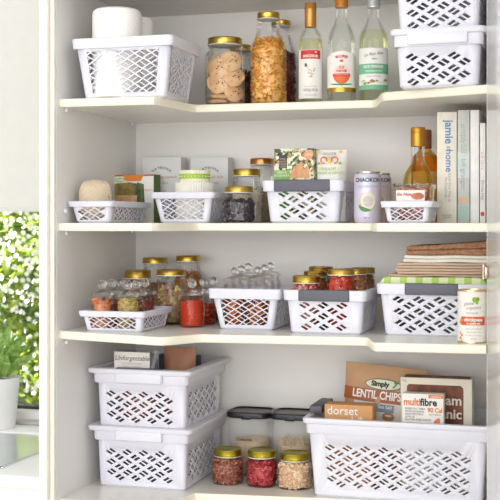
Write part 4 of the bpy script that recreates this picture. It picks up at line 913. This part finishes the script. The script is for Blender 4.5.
sheet([(xc(279), zc(168)), (xc(287), zc(168)), (xc(287), zc(157)), (xc(289), zc(151)), (xc(286.5), zc(153)), (xc(283), zc(155)), (xc(279.5), zc(153)), (xc(277), zc(151)), (xc(279), zc(157))], root, 'tag_print', mat('navy_ink', (50, 52, 62), .5))
for i in range(4): text(('FINE', 'HAND', 'MADE', 'CRISP')[i], .006, root, mat('sand_ink', (200, 180, 140), .5), xc(283), 0, zc(159+i*2.5), th=.0012)
sheet(rect(-W/2, 0, xc(290), zc(170)), root, 'green_panel', mat('panel_green', (130, 180, 80), .5)); text('SEED &\nROSEMARY', .007, root, PAPERW, xc(282), 0, zc(174), th=.0012)
sheet([(xc(289.5), zc(178)), (xc(291), zc(171)), (xc(302), zc(161)), (xc(304), zc(170)), (xc(306), zc(166)), (xc(309), zc(167)), (xc(310), zc(178))], root, 'printed_cracker', mat('cracker_print', (226, 174, 126), .6, col2=(206, 148, 104), scale=60))
sheet(ell(xc(308.5), zc(154.8), .0105, .0105), root, 'seal_print', mat('peach_print', (232, 160, 118), .5)); text('NEW', .006, root, PAPERW, xc(308.5), 0, zc(154.8), th=.0012)
text('FINE CRACKERS', .0065, root, PAPERW, xc(297), 0, zc(150.6), th=.0012)
Y = 2.50; px = pxm(331, Y); WP = 32*px; HP = (HV-150)*px-.004
root = pouch('tea_pouch', 'white snack pouch with pineapple lettering beside the patterned box', 'pouch', (XY(331.5, Y), Y, CZ+S2+.004), WP, HP, .05, mat('white_pouch_film', (240, 238, 232), .45, var=.01), seed=5)
yf = -.0265
mk = lambda n_, c: mat(n_, c, .5)
for i, (nm, s_, sz, v, cc_) in enumerate((('a', 'FIGGER', .009, 154.5, (110, 110, 100)), ('b', '& JUNIPER', .006, 158, (110, 110, 100)), ('c', 'PINEAPPLE', .010, 169.5, (170, 190, 60)), ('d', 'GINGER & LEMON', .0085, 173.5, (130, 180, 70)))):
    z__ = (HV-v)*px-.004; text(s_, sz, root, mk('pouch_ink_'+nm, cc_), 0, -.0262+(.002 if i > 1 else .009 if i == 0 else .006), z__)
yy = -.0205
for sg_ in (-1, 1):
    pts = [(sg_*(.012+.007*math.cos(q)), -.0235, (HV-162.5)*px+.007*math.sin(q)) for q in [x_*.35 for x_ in range(-5, 11)]]
    pts = [(p[0], p[1], p[2]) for p in pts]; a = MB(); a.tube(pts, .0016, 5); a.build('printed_scroll', mk('scroll_orange', (232, 130, 80)), root)
    a = MB(); a.ball((sg_*.025, -.0195, (HV-154)*px), .0035, 8, (1, .15, 1)); a.build('printed_lemon', mk('lemon_print', (236, 190, 60)), root)
    a = MB(); a.ball((sg_*.024, -.0215, (HV-165.5)*px), .004, 8, (1, .15, .7)); a.build('printed_leaf', mk('leaf_green_print', (130, 180, 70)), root)
a = MB(); a.ball((0, -.0235, (HV-163)*px), .0042, 10, (1, .15, 1.5)); a.build('printed_pineapple', mk('pine_print', (236, 206, 90)), root)
# clear tub in the small basket
Y = 2.335; px = pxm(415, Y); X = XY(414.5, Y); W = 36*px; H = (HV-184)*px-.004
root = thing('plastic_tub', (X, Y, CZ+S2+.004), 0, 'clear plastic tub with a white snack label in the small basket', 'tub')
def tubp(a, b, z): return rr_pts(a, b, .008, z, 5)
def ringmesh(mb, rings, cap0=True, cap1=True):
    m = len(rings[0]); mb.add([p for r_ in rings for p in r_], [(j*m+i, j*m+(i+1) % m, (j+1)*m+(i+1) % m, (j+1)*m+i) for j in range(len(rings)-1) for i in range(m)]+([tuple(range(m))[::-1]] if cap0 else [])+([tuple((len(rings)-1)*m+i for i in range(m))] if cap1 else []))
a = MB(); ringmesh(a, [tubp(W*.44, .036, 0), tubp(W*.46, .038, .002), tubp(W*.5, .041, H-.008)], cap1=False); a.build('box', GLASS, root)
a = MB(); ringmesh(a, [tubp(W*.52, .043, H-.009), tubp(W*.53, .044, H-.006), tubp(W*.53, .044, H-.001), tubp(W*.51, .042, H), tubp(W*.47, .039, H-.004)]); a.build('lid', glass_thin('tub_lid', (.93, .93, .92), .9), root)
sheet(rect(-W*.42, H*.35, W*.36, H-.014), root, 'label', PAPERW, y=-.0412)
text('Go Nuts', .0085, root, mk('cherry_ink', (200, 50, 60)), -W*.2, -.0412, H-.022, bold=.0003, th=.0012, shear=.2); sheet(ell(W*.17, H*.66, .013, .007), root, 'printed_nuts', mat('nut_print', (206, 130, 90), .6, col2=(170, 90, 60), scale=120), y=-.0412, th=.0008)
sheet([(-W*.3, H*.36), (W*.36, H*.36), (W*.36, H*.5), (0, H*.53), (-W*.2, H*.5)], root, 'label_green', mk('tub_green', (150, 190, 100)), y=-.0412, th=.0006)
heap('pink_nuts', 'pinkish nuts filling the clear tub', 'nuts', (X, Y, CZ+S2+.004), .033, .003, H-.012, 260, .006, island('pink_nut', [(180, 110, 90), (206, 150, 120), (160, 80, 60)], .6), None, seed=77, power=5)

# ------------------------------------------------------------------ tall containers on the bottom shelf
BLK = mat('black_lid', (30, 30, 33), .3, spec=.35, var=.05); POLY = mat('frosted_poly', (226, 228, 224), .35, alpha=.22, var=.01)
for k, (u, wp, v, nm, lab, fc, hh, cc_) in enumerate(((251.5, 41, 409, 'couscous', 'pale couscous', [(222, 186, 140), (234, 204, 160)], .083, ICO), (294.5, 41, 410.5, 'penne_pasta', 'beige pasta tubes', [(206, 160, 104), (222, 182, 130), (232, 200, 150)], .086, CURL))):
    Y = 2.632; px = pxm(u, Y); X = XY(u, Y); H = -S4-(v-HV)*px; a_, b_ = wp/2*px, .044; 
    root = thing('food_container', (X, Y, CZ+S4), 0, ('tall frosted container of couscous with black lid, behind the small jars on the left', 'tall frosted container of pasta with black lid, next to the long basket')[k], 'container', 'tall black-lidded containers')
    rp_ = lambda s, z, r=.022: rr_pts(a_*s, b_*s, r, z, 6)
    a = MB(); ringmesh(a, [rp_(.9, 0), rp_(.93, .003), rp_(1, H-.014)], cap1=False); a.build('body', POLY, root)
    a = MB(); ringmesh(a, [rp_(1.04, H-.016, .024), rp_(1.09, H-.014, .024), rp_(1.10, H-.005, .024), rp_(1.07, H-.002, .024), rp_(.98, H-.001, .022), rp_(.93, H-.004, .02)]); a.rbox((-.012, -b_*1.12, H-.018), (.012, -b_*1.0, H-.008), .002); a.build('lid', BLK, root)
    if k == 0: text('Couscous', .0095, root, INK, -.006, -b_*.93, .088, bold=.0002, th=.004)
    heap(nm, lab+' inside a tall black-lidded container', 'pasta' if k else 'couscous', (X, Y, CZ+S4), a_*.84, .004, hh, 1500 if k == 0 else 300, .0016 if k == 0 else .0085, island(nm, fc, .7), None, shape=cc_, asp=(1, 1, 1) if k == 0 else (.6, .6, .8), seed=80+k, power=3.2, uneven=.02 if k == 0 else .08)

# ------------------------------------------------------------------ long basket contents
YR = 2.51; zr = CZ+S4+.004
def cbox(name, label, cat, uL, uR, vt, Y, D, m, rz=0, zlift=0):
    x0, x1 = XY(uL, Y), XY(uR, Y); W = x1-x0; zb_ = zr+zlift; H = CZ+(HV-vt)*pxm((uL+uR)/2, Y)-zb_
    root = thing(name, ((x0+x1)/2, Y, zb_), rz, label, cat); MB().rbox((-W/2, 0, 0), (W/2, D, H), .0012).build('box', m, root)
    fx = lambda u: XY(u, Y)-(x0+x1)/2; fz = lambda v: CZ+(HV-v)*pxm((uL+uR)/2, Y)-zb_
    return root, W, H, fx, fz
CB = mat('kraft_card', (214, 158, 104), .7, var=.04, scale=40)
root, W, H, fx, fz = cbox('cereal_box', 'plain tan card box with white lettering at the left of the long basket', 'box', 324.5, 372.5, 405, 2.468, .045, CB)
text('dorset', .026, root, PAPERW, fx(342.5), 0, fz(411.3), bold=.0002); text('cereals*', .026, root, PAPERW, fx(344), 0, fz(421), bold=.0002)
root, W, H, fx, fz = cbox('fibre_bar_box', 'small white multifibre box in front of the brown cereal box', 'box', 402, 443.5, 394, 2.468, .03, PAPERW)
oi = mk('orange_ink', (232, 130, 70)); 
text('multi', .0215, root, oi, fx(403.6), 0, fz(402.5), align='LEFT', bold=.0006, sx=.83); text('fibre', .0215, root, INK, fx(420.2), 0, fz(402.5), align='LEFT', bold=.0007, sx=.90)
sheet(rect(fx(428.5), fz(398), W/2, fz(394.6)), root, 'flash', oi); text('cranberry', .0055, root, PAPERW, fx(436), 0, fz(396.4), bold=.0001, th=.001)
text('PREBIOTIC FIBRE\nWHOLEGRAINS\nHIGH PROTEIN\nLOW GI\nGLUTEN FREE SNACK', .0058, root, INK, fx(405), 0, fz(414.5), align='LEFT')
text('90 Cal', .0135, root, oi, fx(435), 0, fz(410), bold=.0005, sx=.9); text('PER SERVE', .0055, root, GREYINK, fx(435), 0, fz(414.5))
sheet(ell(fx(440), fz(424), .014, .014, 20, .5*PI, 1.5*PI), root, 'arc_print', oi); sheet(rect(-W/2, fz(428), W/2, fz(424)), root, 'foot_band', INK, th=.0003)
root, W, H, fx, fz = cbox('cereal_box', 'large cream box with a brown cereal window, right of the long basket', 'box', 400.5, 472, 378.5, 2.515, .055, mat('cream_box', (226, 220, 204), .6, var=.02))
DB = mat('muesli_window', (132, 74, 46), .6, col2=(84, 44, 30), scale=45, bump=.6, bscale=60)
sheet([(fx(407), fz(430)), (fx(463.5), fz(430)), (fx(463.5), fz(388)), (fx(461), fz(385)), (fx(409), fz(385)), (fx(407), fz(387))], root, 'window', DB)
text('cinnam\norganic', .0295, root, mk('pale_ink', (228, 214, 204)), fx(462), 0, fz(407), align='RIGHT', bold=.0006, th=.0012)
text('45g', .007, root, GREYINK, fx(404), 0, fz(381.5))
MB().box((-W/2+.006, .006, H), (W/2-.006, .048, H+.0006)).build('top_print', DB, root)
Y = 2.60; px = pxm(370, Y); zb = zr; Wc = XY(418, Y)-XY(337, Y); Hc = CZ+(HV-364.5)*px-zb
root = pouch('chips_bag', 'brown paper bag of lentil chips standing at the back of the long basket', 'bag', (XY(377.5, Y), Y-.005, zb), Wc, Hc, .05, KR, seed=9)
root.rotation_euler.y = math.radians(4.6)
def baggy(poly, name, m, e): 
    """print that follows the bag's front"""
    o = sheet(poly, root, name, m)
    return o
zc = lambda v: CZ+(HV-v)*px-zb; xc = lambda u: XY(u, Y)-XY(377.5, Y)
def bagY(x, z):
    s = max(-.98, min(.98, x/(Wc/2))); t = z/Hc; return -.025*(1-abs(s)**3.5)**.6*min(1, (1-t)*2.4+.04)**.7-.0025
def conform(o):
    for v in o.data.vertices: v.co.y = bagY(v.co.x, v.co.z)+(v.co.y)
    return o
def grid_sheet(x0, z0, x1, z1, name, m, e):
    a = MB(); n = 16; vs = [(x0+(x1-x0)*i/n, -e, z0+(z1-z0)*j/8) for j in range(9) for i in range(n+1)]
    a.add(vs, [(j*(n+1)+i, j*(n+1)+i+1, (j+1)*(n+1)+i+1, (j+1)*(n+1)+i) for j in range(8) for i in range(n)]); return conform(a.build(name, m, root))
grid_sheet(-Wc*.485, zc(400), Wc*.485, zc(388), 'banner', mk('rust_band', (168, 88, 40)), .0003)
conform(text('LENTIL CHIPS', .0250, root, PAPERW, xc(371.5), 0, zc(393.5), bold=.0007, sx=.74, th=.0012))
grid_sheet(xc(350), zc(430), Wc*.485, zc(400.5), 'lower_panel', mk('pale_panel', (222, 220, 214)), .0003)
grid_sheet(xc(372), zc(409), xc(390), zc(401.5), 'flavour_patch', mk('slate_patch', (130, 148, 166)), .0008)
conform(text('Sea Salt', .0105, root, PAPERW, xc(381), 0, zc(404), th=.0018, bold=.0002))
conform(sheet(ell(xc(377), zc(382.5), .0415, .0125, 28), root, 'logo_edge', mk('logo_green', (60, 110, 90)), th=.0006))
conform(sheet(ell(xc(377), zc(382.5), .0395, .0108, 28), root, 'logo_plate', mk('logo_cream', (226, 226, 200)), th=.0010))
conform(text('Simply', .0155, root, INK, xc(374), 0, zc(382.3), bold=.0008, th=.0016)); conform(text('7', .018, root, mk('logo_seven', (60, 130, 80)), xc(388), 0, zc(382.3), bold=.001, th=.0016, shear=.3))
conform(sheet(ell(xc(385), zc(413), .014, .010, 18), root, 'printed_chip', mk('chip_print', (180, 130, 80)), th=.0008))

# ------------------------------------------------------------------ pouches in the upper left basket
zu = CZ+S4+HL-.004
Y = 2.43; px = pxm(138, Y)
root = pouch('treat_bag', 'clear treat bag with a white lettered card in the upper left basket', 'bag', (XY(137, Y)+.0, Y, zu), 47*px, CZ+(HV-349.5)*px-zu, .03, glass_thin('clear_film', (.93, .92, .91), .8, .08), seed=12)
Hb = CZ+(HV-349.5)*px-zu
MB().rbox((-21*px, -.0195, Hb-.055), (17*px, -.0175, Hb-.004), .0006).build('card', mat('pale_card', (226, 222, 216), .6), root)
text('Unforgettable', .0150, root, INK, -2*px, -.0195, Hb-.018, shear=.35, th=.0006); text('SALTED CARAMEL TREATS', .0042, root, GREYINK, -2*px, -.0195, Hb-.030, th=.0006); text('hand made in small batches', .0036, root, GREYINK, -2*px, -.0195, Hb-.037, th=.0006)
heap('wrapped_sweets', 'pink and brown sweets inside the clear treat bag', 'sweets', (root.location.x, Y, zu), .045, .004, .09, 160, .009, island('sweet', [(170, 90, 70), (206, 140, 110), (120, 60, 44)], .4), None, seed=13, power=4)
bpy.data.objects['wrapped_sweets'].scale = (1, .24, 1)
Y = 2.52; px = pxm(182, Y)
pouch('kraft_pouch', 'brown kraft pouch lying beside the treat bag in the upper left basket', 'pouch', (XY(180, Y), Y, zu), 34*px, CZ+(HV-347.5)*px-zu, .05, mat('kraft_dark', (186, 132, 104), .6, scale=30, bump=.3, bscale=80), seed=14)

# ------------------------------------------------------------------ cloths on the wide basket
GING = check_mat('green_gingham', (246, 246, 232), (176, 206, 104), .033)
zt_ = CZ+S3+NH; x0 = XY(379, 2.37); x1 = XR-.012; W = x1-x0
def cloth_slab(mb, x0, x1, y0, y1, z0, z1, amp=.001, seed=0, nx=30, ny=14):
    r = (z1-z0)/2; prof = []
    for i in range(nx+1): prof.append((x0+r+(x1-x0-2*r)*i/nx, z1))
    for i in range(1, 6): q = PI/2-PI*i/6; prof.append((x1-r+r*math.cos(q), (z0+z1)/2+r*math.sin(q)))
    for i in range(nx+1): prof.append((x1-r-(x1-x0-2*r)*i/nx, z0))
    for i in range(1, 6): q = -PI/2-PI*i/6; prof.append((x0+r+r*math.cos(q), (z0+z1)/2+r*math.sin(q)))
    m = len(prof); vs = []
    ys = [y0, y0+.001]+[y0+.003+(y1-y0-.006)*j/ny for j in range(ny+1)]+[y1-.001, y1]
    for j, y in enumerate(ys):
        k = .55 if j in (0, len(ys)-1) else .85 if j in (1, len(ys)-2) else 1
        for x, z in prof: vs.append((x, y, (z0+z1)/2+(z-(z0+z1)/2)*k+amp*noise.noise(Vector((x*18, y*14, seed)))))
    mb.add(vs, [(j*m+i, j*m+(i+1) % m, (j+1)*m+(i+1) % m, (j+1)*m+i)[::-1] for j in range(len(ys)-1) for i in range(m)]+[tuple(range(m)), tuple((len(ys)-1)*m+i for i in range(m))[::-1]])
a = MB(); cloth_slab(a, x0+.002, x1, 2.372, 2.585, zt_-.016, zat(430, 277.3, 2.37), .0008, 3)
tag(a.build('gingham_cloth', GING, smooth=True, ang=60), 'green and white checked cloth folded inside the wide basket', 'cloth')
zc0 = zat(430, 276.8, 2.37)+.0002
def folded(name, label, uL, vt0, vt1, Y, layers, m, seed, wob=.0012, xr=XR-.008, depth=.2, mat_up=0):
    """vt1 = lower edge row, vt0 = upper edge row"""
    x0 = XY(uL, Y); z0 = folded.z; z1 = z0+(vt1-vt0)*pxm(440, Y); a = MB(); t = (z1-z0)/layers
    for k in range(layers):
        cloth_slab(a, x0+.004*((k*7+seed) % 3)*.6, xr, Y+.001*k, Y+depth, z0+t*k, z0+t*(k+1)-.0004, wob, seed)
    if mat_up:
        for i, p in enumerate(a.v):
            s = max(0, (p[0]-x0)/(xr-x0)); kk = (p[2]-z0)/(z1-z0)
            a.v[i] = (p[0], p[1], p[2]+mat_up*s**1.6*max(0, kk))
    o = a.build(name, m, smooth=True, ang=60); folded.z = z1+.0003
    return tag(o, label, 'cloth', 'folded cloths on the wide basket')
folded.z = zc0
BE = mat('beige_linen', (206, 180, 158), .9, bump=.3, bscale=400); BE2 = mat('taupe_linen', (196, 168, 146), .9, bump=.3, bscale=400)
folded('napkin', 'taupe napkin at the bottom of the folded cloth pile', 387, 274.6, 276.8, 2.375, 1, BE2, 1)
folded('table_linen', 'thick beige linen folded in several layers under the white cloth', 395, 263, 274.6, 2.378, 4, BE, 2)
folded('white_napkin', 'white cloth folded between beige linen and brown towel', 403, 255.5, 263, 2.378, 2, mat('white_linen', (234, 230, 218), .9), 3)
folded('waffle_towel', 'dark brown waffle towel topmost on the folded cloth pile', 404, 246.5, 255.5, 2.376, 2, mat('brown_waffle', (178, 134, 102), .95, col2=(138, 98, 72), scale=130, bump=.9, bscale=160), 4, mat_up=.012)

# ------------------------------------------------------------------ printed matter and knobs belong to the part they sit on
HOSTS = ('label', 'box', 'cover', 'card', 'pouch', 'body', 'fabric')
for root in [o for o in COL.objects if o.parent is None and o.type == 'EMPTY']:
    kids = list(root.children)
    base = lambda o: o.name.split('.')[0]
    host = next((k for n in HOSTS for k in kids if base(k) == n), None)
    lid = next((k for k in kids if base(k) == 'lid'), None); stp = next((k for k in kids if base(k) == 'stopper'), None); rim = next((k for k in kids if base(k) == 'rim'), None)
    for k in kids:
        n = base(k)
        if n == 'lid_seal' and lid: k.parent = lid
        elif n == 'knob' and stp: k.parent = stp
        elif n == 'grip_pad' and rim: k.parent = rim
        elif host and k is not host and (n in ('lettering', 'banner', 'lower_panel', 'flavour_patch', 'logo', 'logo_edge', 'logo_plate', 'flash', 'foot_band', 'front_band', 'top_stripe', 'side_print', 'top_print', 'arc_print', 'green_panel', 'spine_photo', 'spine_fruit', 'spine_mark', 'window', 'tag_print', 'seal_print') or n.startswith(('label_', 'printed_'))): k.parent = host
